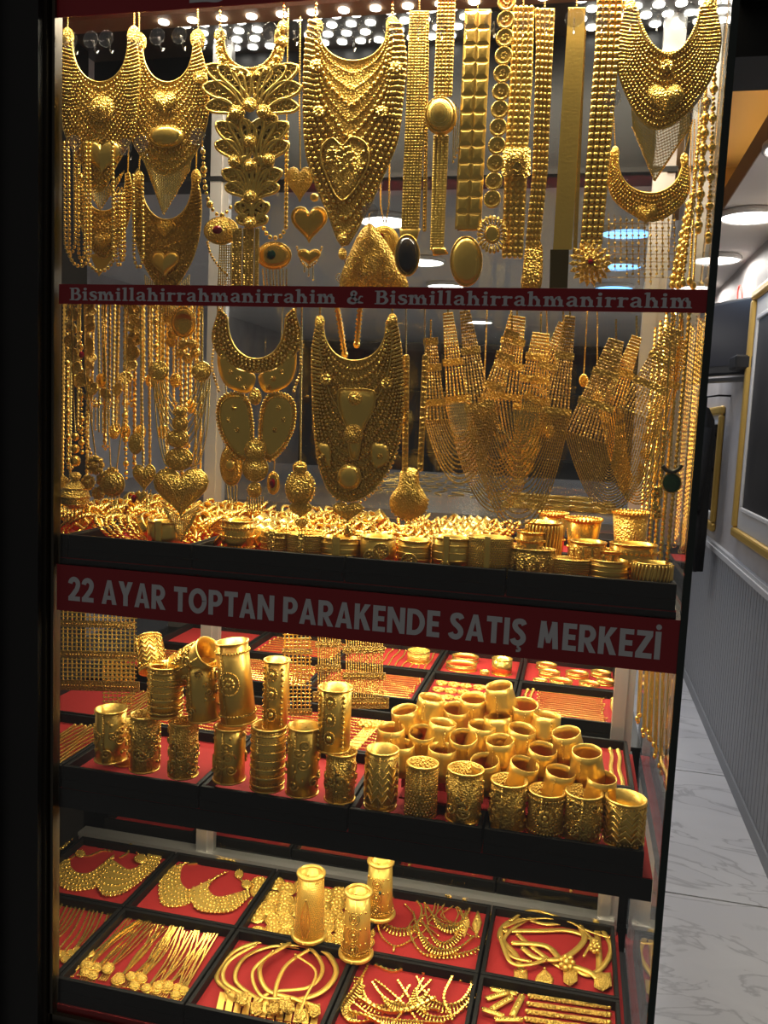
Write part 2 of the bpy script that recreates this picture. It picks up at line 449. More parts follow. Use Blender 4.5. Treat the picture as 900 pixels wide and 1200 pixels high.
for y, z, w in ((.012, 2.252, .016), (.16, 1.766, .014), (.05, 1.2855, .017), (.36, 1.2855, .017), (.03, .8585, .017), (.33, .8585, .017)):
    cpart('led_channel', [((-.84, y - w, z - .006), (.148, y - w + .003, z)), ((-.84, y + w - .003, z - .006), (.148, y + w, z)), ((-.84, y - w, z - .003), (.148, y + w, z))], ALU)
for y, z in ((.045, 2.21), (.075, 2.225), (.045, 1.744), (.078, 1.748), (.11, 1.752)):
    MB().tube(np.array([(-1.0, y, z), (.157, y, z)]) - CO, .0028, 8, ref=(0, 0, 1)).obj('hanging_rod', ALU, case)

# rear counter in the shop, seen through the back panes
rc = empty('rear_counter', (-.4, .8, 0), 'dark rear counter with lit shelves behind the display case', 'counter')
RO = np.array([-.4, .8, 0])
def rpart(name, lo, hi, m): MB().box(np.array(lo) - RO, np.array(hi) - RO).obj(name, m, rc, False)
rpart('lower_board', (-1.2, .545, .47), (.17, .80, .49), BLACK)
rpart('middle_board', (-1.2, .545, .872), (.17, 1.10, .892), BLACK)
rpart('counter_top', (-1.4, .78, 1.315), (.16, 2.5, 1.335), mat('grey_counter_glass', (.16, .15, .15), .2))
rpart('led_channel', (-.84, .815, 1.309), (.15, .865, 1.315), ALU)
rpart('counter_side', (-1.2, 1.10, 0), (.17, 1.12, 1.315), DARKW)
rpart('counter_leg', (-1.2, .56, 0), (-1.17, 1.1, .872), BLACK)
rpart('counter_leg', (.14, .56, 0), (.17, 1.1, .872), BLACK)

# ------------------------------------------------------------------ trays
def tray(X0, X1, Y0, Y1, zt, h, label, grp):
    t = empty('velvet_tray', ((X0 + X1) / 2, (Y0 + Y1) / 2, zt - h), label, 'tray', grp)
    a, b = (X1 - X0) / 2, (Y1 - Y0) / 2; w = .0075
    m = MB(); m.box((-a, -b, 0), (a, b, h - .024)); m.obj('base', TRAYB, t, False)
    m = MB()
    for lo, hi in (((-a, -b, h - .024), (a, -b + w, h)), ((-a, b - w, h - .024), (a, b, h)), ((-a, -b + w, h - .024), (-a + w, b - w, h)), ((a - w, -b + w, h - .024), (a, b - w, h))): m.box(lo, hi)
    r = m.obj('rim', TRAYB, t, False)
    bv = r.modifiers.new('bevel', 'BEVEL'); bv.width = .0012; bv.segments = 2
    MB().box((-a + w, -b + w, h - .024), (a - w, b - w, h - .018)).obj('velvet_pad', RED, t, False)
    return t
Z3, Z2, Z1 = .538, .933, 1.338
C3 = [-1.09, -.845, -.597, -.350, -.114, .140]
C2 = [-1.09, -.836, -.578, -.320, -.104, .137]
C1 = [-1.075, -.826, -.600, -.342, -.092, .152]
g = .0018
W3 = [['heavy bibs beside the post', 'a curled pair of bib necklaces', 'two crossed bib necklaces', 'clustered coin rosettes', 'tangled fine necklaces', 'flat snake necklaces with leaf ends'],
      ['fine chains behind the post', 'combed chains ending in pendants', 'flat twisted collars', 'tangled fringe necklaces', 'braided bracelets']]
for c in range(5):
    tray(C3[c] + g, C3[c + 1] - g, .002, .232, Z3, .046, 'black tray with red velvet under ' + W3[1][c] + ' on the bottom shelf', 'trays on the bottom shelf')
    tray(C3[c] + g, C3[c + 1] - g, .2345, .466, Z3, .046, 'black tray with red velvet under ' + W3[0][c + (1 if c else 0)] + ' ', 'trays on the bottom shelf')
W2 = [['chains behind the post', 'braided chains', 'parallel rope chains', 'flat bar necklaces', 'braided necklaces and ropes'], ['cuffs by the post', 'embossed cuffs at the left end', 'stacked embossed cuffs', 'the left half of the pyramid', 'the right half of the pyramid']]
for c in range(5):
    tray(C2[c] + g, C2[c + 1] - g, .002, .232, Z2, .0395, 'black tray with red velvet under ' + W2[1][c] + ' on the middle shelf', 'trays on the middle shelf')
    tray(C2[c] + g, C2[c + 1] - g, .2345, .466, Z2, .0395, 'black tray with red velvet under ' + W2[0][c] + ' behind cuffs', 'trays on the middle shelf')
    tray(C2[c] + g, C2[c + 1] - g, .56, .795, Z2, .040, 'black red-lined rear counter tray, first row, ' + ['by the post', 'of braided chains', 'of red-backed ropes', 'of round cluster earrings', 'of straight rope chains'][c], 'trays on the rear counter')
    tray(C2[c] + g, C2[c + 1] - g, .80, 1.035, Z2, .040, 'black red-lined tray on the rear counter, second row, ' + ['by the post', 'of loose chains', 'of small chains', 'of wide bangles', 'of heaped bangles'][c], 'trays on the rear counter')
W1 = ['by the post', 'of rope bangles at the left end', 'of twisted bangles', 'of coin and buckle bracelets', 'of crown cuffs and wide bracelets']
for c in range(5):
    tray(C1[c] + g, C1[c + 1] - g, .003, .232, Z1, .0385, 'black tray with red velvet on the upper shelf ' + W1[c], 'trays on the upper shelf')
    tray(C1[c] + g, C1[c + 1] - g, .2345, .466, Z1, .0385, 'black red-lined rear tray of the upper shelf ' + W1[c], 'trays on the upper shelf')
for c in range(5):
    tray(C3[c] + g, C3[c + 1] - g, .56, .78, Z3, .046, 'black red-lined tray on the low rear board, ' + ['by the post', 'bare left one', 'second from the left post', 'with a few chains', 'with bar chains'][c], 'trays on the rear low board')

# ------------------------------------------------------------------ signs
def stroke(path, w):
    p = np.asarray(path, float); t = np.gradient(p, axis=0); t /= np.linalg.norm(t, axis=1)[:, None] + 1e-9
    n = np.stack([-t[:, 1], t[:, 0]], 1); w = np.interp(np.linspace(0, 1, len(p)), np.linspace(0, 1, len(w)), w)[:, None] / 2
    return np.vstack([p + n * w, (p - n * w)[::-1]])
def rc_(x0, y0, x1, y1): return np.array([(x0, y0), (x1, y0), (x1, y1), (x0, y1)], float)
def SP(p, n=8): return spline(p, n)
ST = .135
def stem(x, h, foot=True, flag=True):
    o = [rc_(x, 0, x + ST, h)]
    if foot: o.append(np.array([(x - .06, 0), (x + ST + .06, 0), (x + ST + .055, .035), (x + ST, .075), (x, .075), (x - .055, .035)]))
    if flag: o.append(np.array([(x, h), (x - .075, h - .045), (x - .07, h - .085), (x, h - .10)]))
    return o
def arch(x0, x1, h=.5):
    return [stroke(SP([(x0 + .02, h - .16), (x0 + .10, h - .07), (x0 + .19, h - .045), (x1 - .02, h - .10), (x1 + ST / 2, h - .22)]), [.04, .10, .115, .13, ST])]
def glyph(c):
    """old-style bold serif letters: list of outlines and the advance"""
    if c == 'B': return stem(.07, .7, False, False) + [rc_(0, 0, .34, .05), rc_(0, .65, .34, .7), stroke(SP([(.2, .675), (.36, .66), (.42, .53), (.34, .40), (.2, .375)]), [.05, .10, .14, .10, .05]), stroke(SP([(.2, .375), (.40, .355), (.485, .20), (.39, .05), (.2, .025)]), [.05, .11, .15, .11, .05])], .60
    if c == 'D': return stem(.07, .7, False, False) + [rc_(0, 0, .34, .05), rc_(0, .65, .34, .7), stroke(SP([(.2, .675), (.45, .64), (.58, .36), (.45, .07), (.2, .025)]), [.05, .12, .17, .12, .05])], .72
    if c == 'e': return [stroke(SP([(.09, .29), (.44, .29), (.42, .40), (.28, .475), (.12, .38), (.08, .22), (.16, .08), (.30, .04), (.46, .12)]), [.05, .08, .10, .08, .13, .15, .13, .10, .04])], .53
    if c == 'i': return stem(.08, .5) + [ell(.148, .635, .078, n=16)], .32
    if c == 'l': return stem(.08, .74), .32
    if c == 'h': return stem(.08, .74) + arch(.14, .36) + stem(.36, .34, True, False), .60
    if c == 'n': return stem(.08, .5) + arch(.14, .36) + stem(.36, .34, True, False), .60
    if c == 'm': return stem(.08, .5) + arch(.14, .34) + stem(.34, .34, True, False) + arch(.42, .61) + stem(.61, .34, True, False), .85
    if c == 'r': return stem(.08, .5) + [stroke(SP([(.16, .33), (.24, .42), (.34, .44)]), [.05, .10, .07]), ell(.36, .425, .062, n=14)], .45
    if c == 's': return [stroke(SP([(.36, .37), (.33, .46), (.20, .475), (.10, .40), (.16, .29), (.30, .22), (.34, .11), (.22, .03), (.09, .05), (.05, .15)]), [.05, .07, .08, .12, .15, .15, .12, .08, .07, .05])], .42
    if c == 'a': return [rc_(.29, .06, .29 + ST, .36), stroke(SP([(.09, .36), (.14, .45), (.26, .475), (.35, .42), (.357, .30)]), [.10, .09, .08, .10, ST]), stroke(SP([(.34, .29), (.18, .24), (.10, .14), (.16, .05), (.27, .06), (.34, .13)]), [.05, .08, .13, .10, .07, .04]), np.array([(.29, .10), (.29 + ST, .08), (.50, .05), (.48, .01), (.40, -.005), (.33, .02)])], .52
    if c == '&': return [stroke(SP([(.66, .38), (.55, .38), (.46, .16), (.28, .03), (.10, .10), (.10, .25), (.30, .40), (.38, .56), (.28, .66), (.19, .56), (.24, .40), (.46, .12), (.68, .05)], 10), [.06, .07, .07, .10, .14, .12, .09, .09, .08, .10, .13, .14, .05])], .74
    return [], .3
def serif_text(txt, w, h, mt, parent, o, y, track=0.0):
    """letters as separate thin plates filling the box (x0,z0)-(x1,z1) given by o, w, h (cap height)"""
    adv = [(.42 if c == ' ' else glyph(c)[1]) + track for c in txt]; tot = sum(adv); x = 0
    for c, a in zip(txt, adv):
        if c != ' ':
            m = MB()
            for k, poly in enumerate(glyph(c)[0]):
                p3 = np.stack([o[0] + (x + poly[:, 0]) / tot * w, np.full(len(poly), y - k * 4e-6), o[1] + poly[:, 1] / .7 * h], 1)
                m.plate(p3, (0, -1, 0), .0007)
            m.obj('letter', mt, parent, False)
        x += a
SY = -.0095
sg = empty('red_banner', (-.337, SY, 1.717), 'narrow red strip lettered twice with one grey serif word and an ampersand', 'sign')
o0 = np.array(sg.location)
MB().box(np.array((-.835, SY - .0012, 1.7165)) - o0, np.array((.1595, SY, 1.7478)) - o0).obj('panel', SIGNR, sg, False)
serif_text('Bismillahirrahmanirrahim & Bismillahirrahmanirrahim', .955, .0195, SIGNG, sg, (-.815 - o0[0], 1.7225 - o0[2]), -.0012)
sg = empty('red_banner', (-.337, SY, 2.155), 'broad red banner across the top of the glass with large grey letters', 'sign')
o0 = np.array(sg.location)
MB().box(np.array((-.840, SY - .0015, 2.156)) - o0, np.array((.163, SY, 2.33)) - o0).obj('panel', SIGNR, sg, False)
serif_text('Der', .20, .10, SIGNG, sg, (-.615 - o0[0], 2.1635 - o0[2]), -.0015)
sg = empty('red_banner', (-.337, SY, 1.211), 'red banner below the upper shelf lettered in grey block capitals', 'sign')
o0 = np.array(sg.location)
MB().box(np.array((-.837, SY - .0015, 1.211)) - o0, np.array((.1585, SY, 1.289)) - o0).obj('panel', SIGNR, sg, False)
# bold geometric block capitals, one object per letter
BW = .205
def blk(c):
    w = BW
    def S(pts, k=None): return stroke(np.asarray(pts, float), [k or w, k or w])
    def arc(cx, cy, rx, ry, a0, a1, n=22):
        a = np.radians(np.linspace(a0, a1, n)); return np.stack([cx + rx * np.cos(a), cy + ry * np.sin(a)], 1)
    h = w / 2
    if c == 'I': return [rc_(0, 0, w, 1)], w
    if c == 'İ': return [rc_(0, 0, w, 1), ell(h, 1.16, .10, n=16)], w
    if c == 'T': return [rc_(.0, 1 - w, .58, 1), rc_(.29 - h, 0, .29 + h, 1 - w)], .58
    if c == 'E': return [rc_(0, 0, w, 1), rc_(w, 0, .5, .19), rc_(w, .405, .46, .595), rc_(w, .81, .5, 1)], .5
    if c == 'N': return [rc_(0, 0, w, 1), rc_(.5, 0, .5 + w, 1), np.array([(0, 1), (w * .95, 1), (.705, 0), (.705 - w * .95, 0)])], .705
    if c == 'M': return [np.array([(.06, 0), (.06 + w, 0), (.14 + w, 1), (.14, 1)]), np.array([(.82 - w, 0), (.82, 0), (.74, 1), (.74 - w, 1)]), np.array([(.14, 1), (.14 + w * .9, 1), (.44 + .07, .2), (.44 - .07, .2)]), np.array([(.74, 1), (.74 - w * .9, 1), (.44 - .07, .2), (.44 + .07, .2)])], .88
    if c == 'A': return [np.array([(0, 0), (w, 0), (.35 + .06, 1), (.35 - .09, 1)]), np.array([(.70, 0), (.70 - w, 0), (.35 - .06, 1), (.35 + .09, 1)]), rc_(.16, .19, .54, .36)], .70
    if c == 'Y': return [np.array([(0, 1), (w * 1.1, 1), (.33 + h, .42), (.33 - h, .42)]), np.array([(.66, 1), (.66 - w * 1.1, 1), (.33 - h, .42), (.33 + h, .42)]), rc_(.33 - h, 0, .33 + h, .45)], .66
    if c == 'K': return [rc_(0, 0, w, 1), np.array([(w, .40), (w, .62), (.40, 1), (.64, 1), (.30, .50)]), np.array([(.20, .56), (.38, .64), (.66, 0), (.42, 0)])], .66
    if c == 'Z': return [rc_(.02, 1 - .19, .58, 1), rc_(0, 0, .58, .19), np.array([(0, .19), (.24, .19), (.58, .81), (.34, .81)])], .58
    if c == 'P': return [rc_(0, 0, w, 1), rc_(w, .81, .30, 1), rc_(w, .34, .30, .52), stroke(arc(.30, .67, .21, .24, -90, 90), [.18, w, .18])], .61
    if c == 'R': return [rc_(0, 0, w, 1), rc_(w, .81, .30, 1), rc_(w, .36, .30, .54), stroke(arc(.30, .68, .21, .23, -90, 90), [.18, w, .18]), np.array([(.20, .40), (.40, .42), (.64, 0), (.41, 0)])], .63
    if c == 'D': return [rc_(0, 0, w, 1), rc_(w, .81, .28, 1), rc_(w, 0, .28, .19), stroke(arc(.27, .5, .33, .405, -90, 90), [.19, w, .19])], .70
    if c == 'O': return [stroke(arc(.40, .5, .30, .41, 0, 362, 40), [w, w])], .80
    if c == '2': return [stroke(np.vstack([arc(.28, .70, .185, .205, 175, -20, 18), [(.40, .48), (.24, .27), (.10, .10)]]), [w, w]), rc_(.01, 0, .56, .19)], .56
    if c in 'SŞ':
        o = [stroke(SP([(.46, .78), (.40, .88), (.28, .905), (.15, .86), (.115, .73), (.19, .60), (.33, .49), (.43, .36), (.43, .22), (.33, .11), (.20, .095), (.09, .15), (.05, .24)], 6), [w, w])]
        if c == 'Ş': o.append(stroke(SP([(.27, .0), (.27, -.07), (.34, -.12), (.31, -.19), (.20, -.20)], 5), [.09, .09]))
        return o, .55
    return [], .28
def block_text(txt, x0, x1, z0, cap, mt, parent, y, gap=.085):
    adv = [(.30 if c == ' ' else blk(c)[1] + gap) for c in txt]; s = (x1 - x0) / (sum(adv) - gap); x = 0
    for c, a in zip(txt, adv):
        if c != ' ':
            m = MB()
            for k, poly in enumerate(blk(c)[0]):
                m.plate(np.stack([x0 + (x + poly[:, 0]) * s, np.full(len(poly), y - k * 4e-6), z0 + poly[:, 1] * cap], 1), (0, -1, 0), .0007)
            m.obj('letter', mt, parent, False)
        x += a
block_text('22 AYAR TOPTAN PARAKENDE SATIŞ MERKEZİ', -.815 - o0[0], .133 - o0[0], 1.2295 - o0[2], .0405, SIGNG, sg, -.0015)
# ------------------------------------------------------------------ jewellery generators
def arclen_sample(p, n):
    p = np.asarray(p, float)
    d = np.concatenate([[0], np.cumsum(np.linalg.norm(np.diff(p, axis=0), axis=1))])
    t = np.linspace(0, d[-1], n)
    return np.stack([np.interp(t, d, p[:, k]) for k in range(p.shape[1])], 1)
def bib_curves(cx, ytop, ylow, wi, outer, M=64, skew=0.0):
    a = np.linspace(0, PI, M)
    inn = np.stack([cx - wi * np.cos(a), ytop + (ylow - ytop) * np.sin(a) ** .85], 1)
    inn[:, 1] += skew * (inn[:, 0] - cx)
    out = arclen_sample(spline(outer, 6), M)
    return inn, out
def bib(T, cx, ytop, ylow, wi, outer, rows=9, br=1.5, gap=1.25, mat_plate='fil', mat_bead='bead', lift=.0022, rowskip=(), big=None, skew=0.0, tube_rows=()):
    """open neckline between two lobes, a worked plate and concentric rows of beads"""
    inn, out = bib_curves(cx, ytop, ylow, wi, outer, skew=skew)
    k = T.k
    MB().plate(T.pts(np.vstack([inn, out[::-1]])), T.nrm, .0014).obj('plate', G[mat_plate], T.root, False)
    m = MB(); m.tube(T.pts(inn, .0015), .0016, 6, ref=T.nrm); m.obj('neck_rim', G['sm'], T.root)
    m = MB(); m.tube(T.pts(out, .001), .0011, 5, ref=T.nrm); m.obj('edge_wire', G['bead'], T.root)
    m = MB()
    for i in range(rows):
        if i in rowskip: continue
        s = (i + .75) / (rows + .4)
        row = inn * (1 - s) + out * s
        r = br * (big.get(i, 1) if big else 1)
        if i in tube_rows: m.tube(T.pts(row, lift), r * k * .55, 5, ref=T.nrm); continue
        q = resample(row, r * 2 * gap)
        if len(q) < 3: continue
        m.balls(T.pts(q, lift), r * k * np.random.RandomState(i).uniform(.85, 1.12, len(q)), q=(5, 2))
    m.obj('bead_rows', G[mat_bead], T.root, True, 'stuff')
def lobes(T, pts, w=7, h=10):
    for x, y in pts:
        m = MB().dome(T.pts(ell(x, y, w, h, 14)), T.nrm, .004, 2, .001); m.obj('end_lobe', G['fil'], T.root)
def hanger(T, pts, r=1.1, name='hanging_chain', mt='bead'):
    MB().chain(T.pts(pts), r * T.k, ref=T.nrm).obj(name, G[mt], T.root, False)
def medal(T, cx, cy, rx, ry=None, h=.004, mt='fil', name='medallion', rim=True, lift=.002, label=None):
    ry = ry or rx
    o = MB().dome(T.pts(ell(cx, cy, rx, ry, 22), lift), T.nrm, h, 3, .0012).obj(name, G[mt], T.root, label=label)
    if rim:
        m = MB(); m.tube(T.pts(ell(cx, cy, rx, ry, 24), lift + .0012), .0009, 5, True, ref=T.nrm)
        n = max(8, int(2 * PI * max(rx, ry) / 3.2))
        m.balls(T.pts(ell(cx, cy, rx * .82, ry * .82, n), lift + .002 + h * .55), T.k * .9, q=(5, 2)); m.obj('beading', G['bead'], o, True, 'stuff')
    return o
def heartp(T, cx, cy, w, h, hh=.005, mt='fil', lift=.002, rim=True):
    P_ = heart(cx, cy, w, h)
    o = MB().dome(T.pts(P_, lift), T.nrm, hh, 3, .0015).obj('heart', G[mt], T.root)
    if rim: MB().tube(T.pts(P_, lift + .001), .0012, 5, True, ref=T.nrm).obj('wire_rim', G['sm'], o)
    return o
def stone(T, cx, cy, rx, ry, mt, lift=.006):
    return MB().dome(T.pts(ell(cx, cy, rx, ry, 10), lift), T.nrm, .003, 2, .001).obj('stone', mt, T.root, False)
def rosette(T, cx, cy, r, n=8, lift=.003, mt='sm', name='rosette'):
    m = MB(); m.balls(T.pts(ell(cx, cy, r * .62, r * .62, n), lift), r * T.k * .36); m.balls(T.pts([(cx, cy)], lift + .001), r * T.k * .42, q=(8, 4))
    return m.obj(name, G[mt], T.root)
def fringe(T, top, bot, n, r=.95, mt='bead', name='fringe', drop=True, ends=1.4, jitter=0):
    n = int(n * 1.5) if n > 12 else n
    a = arclen_sample(top, n); c = arclen_sample(bot, n); m = MB(); rs = np.random.RandomState(n)
    for p, q in zip(a, c):
        q = q + (0, rs.uniform(-jitter, jitter))
        m.chain(T.pts([p, q], .0008), r * T.k, pitch=3.2 * T.k, ref=T.nrm)
    if drop: m.balls(T.pts(c, .0008), ends * T.k)
    return m.obj(name, G[mt], T.root, False, 'stuff')
def beadstrand(T, path, r, mt='bead', name='bead_strand', gap=1.02, alt=None, q=(6, 2)):
    p = resample(path, 2 * r * gap)
    rr = np.full(len(p), r * T.k)
    if alt: rr *= np.array([alt[i % len(alt)] for i in range(len(p))])
    MB().balls(T.pts(p), rr, q=q).obj(name, G[mt], T.root, True, 'stuff')
def petal(T, base, tip, width, ribs=8, lift=.0022, mt='sm', bend=0.0):
    """open-work petal: thick bent wire outline with curled wires inside"""
    b = np.array(base, float); t = np.array(tip, float); d = t - b; ln = np.linalg.norm(d); u = d / ln; v = np.array([-u[1], u[0]])
    s = np.linspace(0, 1, 17)
    wd = np.sin(PI * s ** 1.7) ** .65 * width / 2 * 1.2
    bend = bend or (ln * .16 * (1 if d[0] < 0 else -1) * (1 if abs(d[0]) > 8 else 0))
    cen = b + d * s[:, None] - v * (bend * np.sin(PI * s * .9))[:, None] * -1
    L_, R_ = cen + v * wd[:, None], cen - v * wd[:, None]
    o = MB(); o.plate(T.pts(np.vstack([L_, R_[::-1][1:-1]]), -.0002), T.nrm, .001); o = o.obj('petal', G['pale'], T.root, False)
    m = MB(); m.tube(T.pts(np.vstack([L_, R_[::-1]]), lift), 1.75 * T.k, 7, ref=T.nrm); m.obj('petal_wire', G[mt], o)
    m = MB()
    for i in range(1, ribs):
        f = i / ribs; k_ = int(f * 16); c = cen[k_]; w = wd[k_]
        for sg_ in (1, -1):
            m.tube(T.pts(spline([c, c + v * sg_ * w * .35 + u * w * .55, c + v * sg_ * w * .8 + u * w * .35, c + v * sg_ * w * .72 - u * w * .15], 4), lift), 1.15 * T.k, 5, ref=T.nrm)
    m.obj('curl_wires', G['bead'], o, True, 'stuff')
def strap(T, left, right, n_across, pitch, mt='old', name='link_mesh', br=None, flatz=.6, back=True):
    """woven strap between two edge lines: a thin backing and rows of links"""
    L_ = np.asarray(left, float); R_ = np.asarray(right, float)
    ln = np.linalg.norm(np.diff(L_, axis=0), axis=1).sum(); n = max(2, int(ln / pitch))
    A = arclen_sample(L_, n); B = arclen_sample(R_, n)
    if back: MB().plate(T.pts(np.vstack([L_, R_[::-1]])), T.nrm, .0009).obj('strap_backing', G['fine'], T.root, False)
    C = []
    for j in range(n_across):
        f = (j + .5) / n_across; C.append(A * (1 - f) + B * f)
    C = np.vstack(C); w = np.linalg.norm(B[0] - A[0]) / n_across
    r = (br or min(w, pitch) * .52) * T.k
    sx = w / pitch if w < pitch * 1.6 else 1.4
    MB().balls(T.pts(C, .0012), r, (min(max(sx, .7), 1.5), flatz, 1)).obj(name, G[mt], T.root, True, 'stuff')

# ------------------------------------------------------------------ suction hooks
cup0 = None
def suction(px, py, grp='clear suction hooks on the inside of the glass', label='clear plastic suction hook stuck inside the glass'):
    global cup0
    p = PY([(px, py)], -.003)[0]
    if cup0 is None:
        t = empty('suction_hook', p, label, 'hook', grp)
        pr = [(.0001, .0035), (.003, .0035), (.0042, .0025), (.009, .001), (.0125, .0002), (.013, .0), (.0125, -.0002), (.0001, -.0002)]
        m = MB().lathe(pr, 22); c = m.obj('suction_cup', CUPM, t); c.rotation_euler = (-PI / 2, 0, 0); c.location = (0, .0005, 0)
        MB().tube(spline([(0, .003, 0), (0, .010, 0), (0, .012, -.010), (0, .018, -.014), (0, .022, -.008)], 5), .0013, 6, ref=(1, 0, 0)).obj('peg', CUPM, t)
        cup0 = t; return
    o = dup(cup0); o.location = p; o['label'] = label; o['group'] = grp
for x in (82, 106, 124, 158, 184, 210, 233, 262, 289, 316, 343, 372, 400, 430, 458, 488, 516, 545, 578, 612, 640, 673, 706, 740, 772, 806): suction(x, 47 - (x - 80) * .045, 'row of clear suction hooks under the top banner', 'clear plastic suction hook in the row just under the top banner')
for x, y in ((86, 168), (146, 172), (165, 168), (231, 160), (717, 115), (824, 121), (433, 248), (412, 42)): suction(x, y, 'clear suction hooks lower on the glass', 'clear plastic suction hook among the necklaces, lower than the row')

# ------------------------------------------------------------------ upper hanging row
def sym(cx, half):
    """left half outline (x offsets outward, y) top->bottom ; mirrored"""
    l = [(cx - dx, y) for dx, y in half]; r = [(cx + dx, y) for dx, y in half[::-1] if dx > .01]
    return l + r
NK = 'necklace'
T = Hang('bib_necklace', 'dense beaded gold bib necklace with round centre and heart tip beside the post', NK, 118, 20, .030)
bib(T, 118, 44, 97, 33, sym(117, [(41, 40), (47, 75), (46, 120), (40, 158), (22, 190), (0, 226)]), rows=14, br=1.7)
medal(T, 120, 128, 15, h=.004); medal(T, 120, 128, 7, h=.005, lift=.004); heartp(T, 120, 185, 46, 38, .004, 'sm')
lobes(T, [(157, 43), (79, 45)], 8, 13); hanger(T, [(157, 30), (158, 10)]); hanger(T, [(79, 32), (80, 12)])
fringe(T, [(88, 200), (118, 226), (146, 200)], [(95, 212), (118, 246), (140, 212)], 18)
T = Hang('bib_necklace', 'small gold bib necklace with a pointed drop hanging under the heart-tipped bib', NK, 122, 205, .055)
bib(T, 122, 205, 248, 26, sym(122, [(30, 203), (34, 230), (27, 265), (14, 292), (0, 303)]), rows=7, br=1.5, mat_plate='old')
heartp(T, 121, 284, 20, 18); MB().plate(T.pts([(106, 298), (136, 298), (116, 324)]), T.nrm, .001).obj('pointed_drop', G['fine'], T.root, False)
hanger(T, [(94, 203), (93, 168)]); hanger(T, [(150, 203), (151, 168)])
T = Hang('bib_necklace', 'gold bib necklace with a raised heart and a domed oval above its fringe', NK, 196, 20, .034)
bib(T, 197, 50, 97, 30, sym(196, [(36, 46), (44, 76), (49, 118), (44, 155), (26, 190), (0, 206)]), rows=11, br=1.7)
heartp(T, 194, 122, 26, 26, .004, 'fil'); medal(T, 196, 161, 21, 13, .008, 'sm', 'domed_oval', lift=.003); medal(T, 235, 92, 8, h=.003)
lobes(T, [(232, 46), (163, 50)], 9, 12); hanger(T, [(232, 34), (232, 8)]); hanger(T, [(163, 40), (163, 12)])
fringe(T, [(165, 180), (196, 206), (226, 178)], [(175, 204), (192, 252), (222, 200)], 22)
T = Hang('bib_necklace', 'antique gold bib necklace with two hearts hanging above the serif lettering', NK, 196, 205, .050)
bib(T, 196, 210, 258, 30, sym(196, [(34, 206), (40, 235), (38, 275), (26, 312), (0, 344)]), rows=9, br=1.6, mat_plate='old', mat_bead='old')
heartp(T, 194, 269, 17, 19, .004, 'fil'); heartp(T, 194, 310, 33, 30, .005, 'sm'); lobes(T, [(230, 208), (163, 210)], 6, 10)
hanger(T, [(230, 198), (231, 160)]); hanger(T, [(163, 200), (165, 168)])
fringe(T, [(170, 322), (196, 344), (222, 322)], [(172, 352), (196, 372), (220, 352)], 16)
# bead loops at the left
for i, (x0, x1, y1) in enumerate(((75, 88, 298), (80, 106, 312), (91, 99, 306), (101, 133, 318), (135, 143, 312), (139, 146, 306), (156, 168, 314))):
    T = Hang('bead_necklace', 'looped strand of round gold beads hanging beside the left post', NK, x0, 165, .018 + .006 * (i % 3), 'looped bead strands')
    y0 = 168 if i < 4 else (228 if i < 6 else 206)
    pth = np.vstack([[(x0, y0)], hangU((x0 + 1, y1 - 14), (x1, y1 - 14), 14, 14), [(x1 - 1, y0)]])
    beadstrand(T, pth, 2.5, q=(8, 4) if i % 2 else (6, 2)); hanger(T, [(x0, y0), ((x0 + x1) / 2, y0 - 9), (x1 - 1, y0)], 1)
# open-work petal necklace
T = Hang('petal_necklace', 'openwork gold necklace of tiered wire petals like a butterfly', NK, 296, 10, .028)
inn, out = bib_curves(293, 42, 80, 30, sym(293, [(36, 36), (40, 62), (28, 86), (0, 97)]))
MB().plate(T.pts(np.vstack([inn, out[::-1]])), T.nrm, .0014).obj('collar', G['fil'], T.root, False)
m = MB(); m.balls(T.pts(resample(inn * .95 + out * .05, 2.6), .002), 1.3 * T.k); m.obj('neck_beading', G['bead'], T.root, True, 'stuff')
for x, y in arclen_sample(inn * .45 + out * .55, 15): MB().balls(T.pts([(x, y)], .0025), 4.2 * T.k, (1, .6, 1), (8, 4)).obj('collar_stud', G['fil'], T.root)
lobes(T, [(258, 42), (332, 32), (331, 48)], 7, 8); hanger(T, [(332, 24), (333, 4)], 1.6); hanger(T, [(258, 34), (258, 12)], 1.6)
for side in (-1, 1):
    f = lambda dx, y: (296 + side * dx, y)
    for b_, t_, w_ in ((f(3, 118), f(24, 82), 15), (f(6, 124), f(42, 80), 17), (f(9, 128), f(56, 80), 18), (f(9, 134), f(59, 104), 17), (f(10, 138), f(55, 128), 14)): petal(T, b_, t_, w_)
    for b_, t_, w_ in ((f(5, 188), f(14, 140), 14), (f(8, 190), f(30, 136), 17), (f(10, 192), f(44, 146), 17), (f(10, 196), f(44, 170), 15)): petal(T, b_, t_, w_)
    for b_, t_, w_ in ((f(3, 228), f(12, 184), 12), (f(4, 230), f(26, 186), 14), (f(4, 232), f(36, 202), 14), (f(4, 235), f(32, 220), 12)): petal(T, b_, t_, w_, 6)
    for b_, t_, w_ in ((f(2, 262), f(10, 234), 11), (f(2, 264), f(20, 240), 12), (f(3, 266), f(18, 256), 10)): petal(T, b_, t_, w_, 5)
for x, y, r in ((294, 124, 8), (278, 133, 8), (310, 132, 8), (294, 166, 7), (276, 190, 7), (316, 188, 7), (294, 195, 7), (294, 231, 7), (294, 262, 7)): medal(T, x, y, r, h=.006, lift=.003, name='boss')
for x0, x1 in ((272, 284), (285, 298), (299, 304)): strap(T, [(x0, 268), (x0 - 1, 345)], [(x1, 268), (x1 - 1, 345)], 3, 2.6, 'old', 'strap_links')
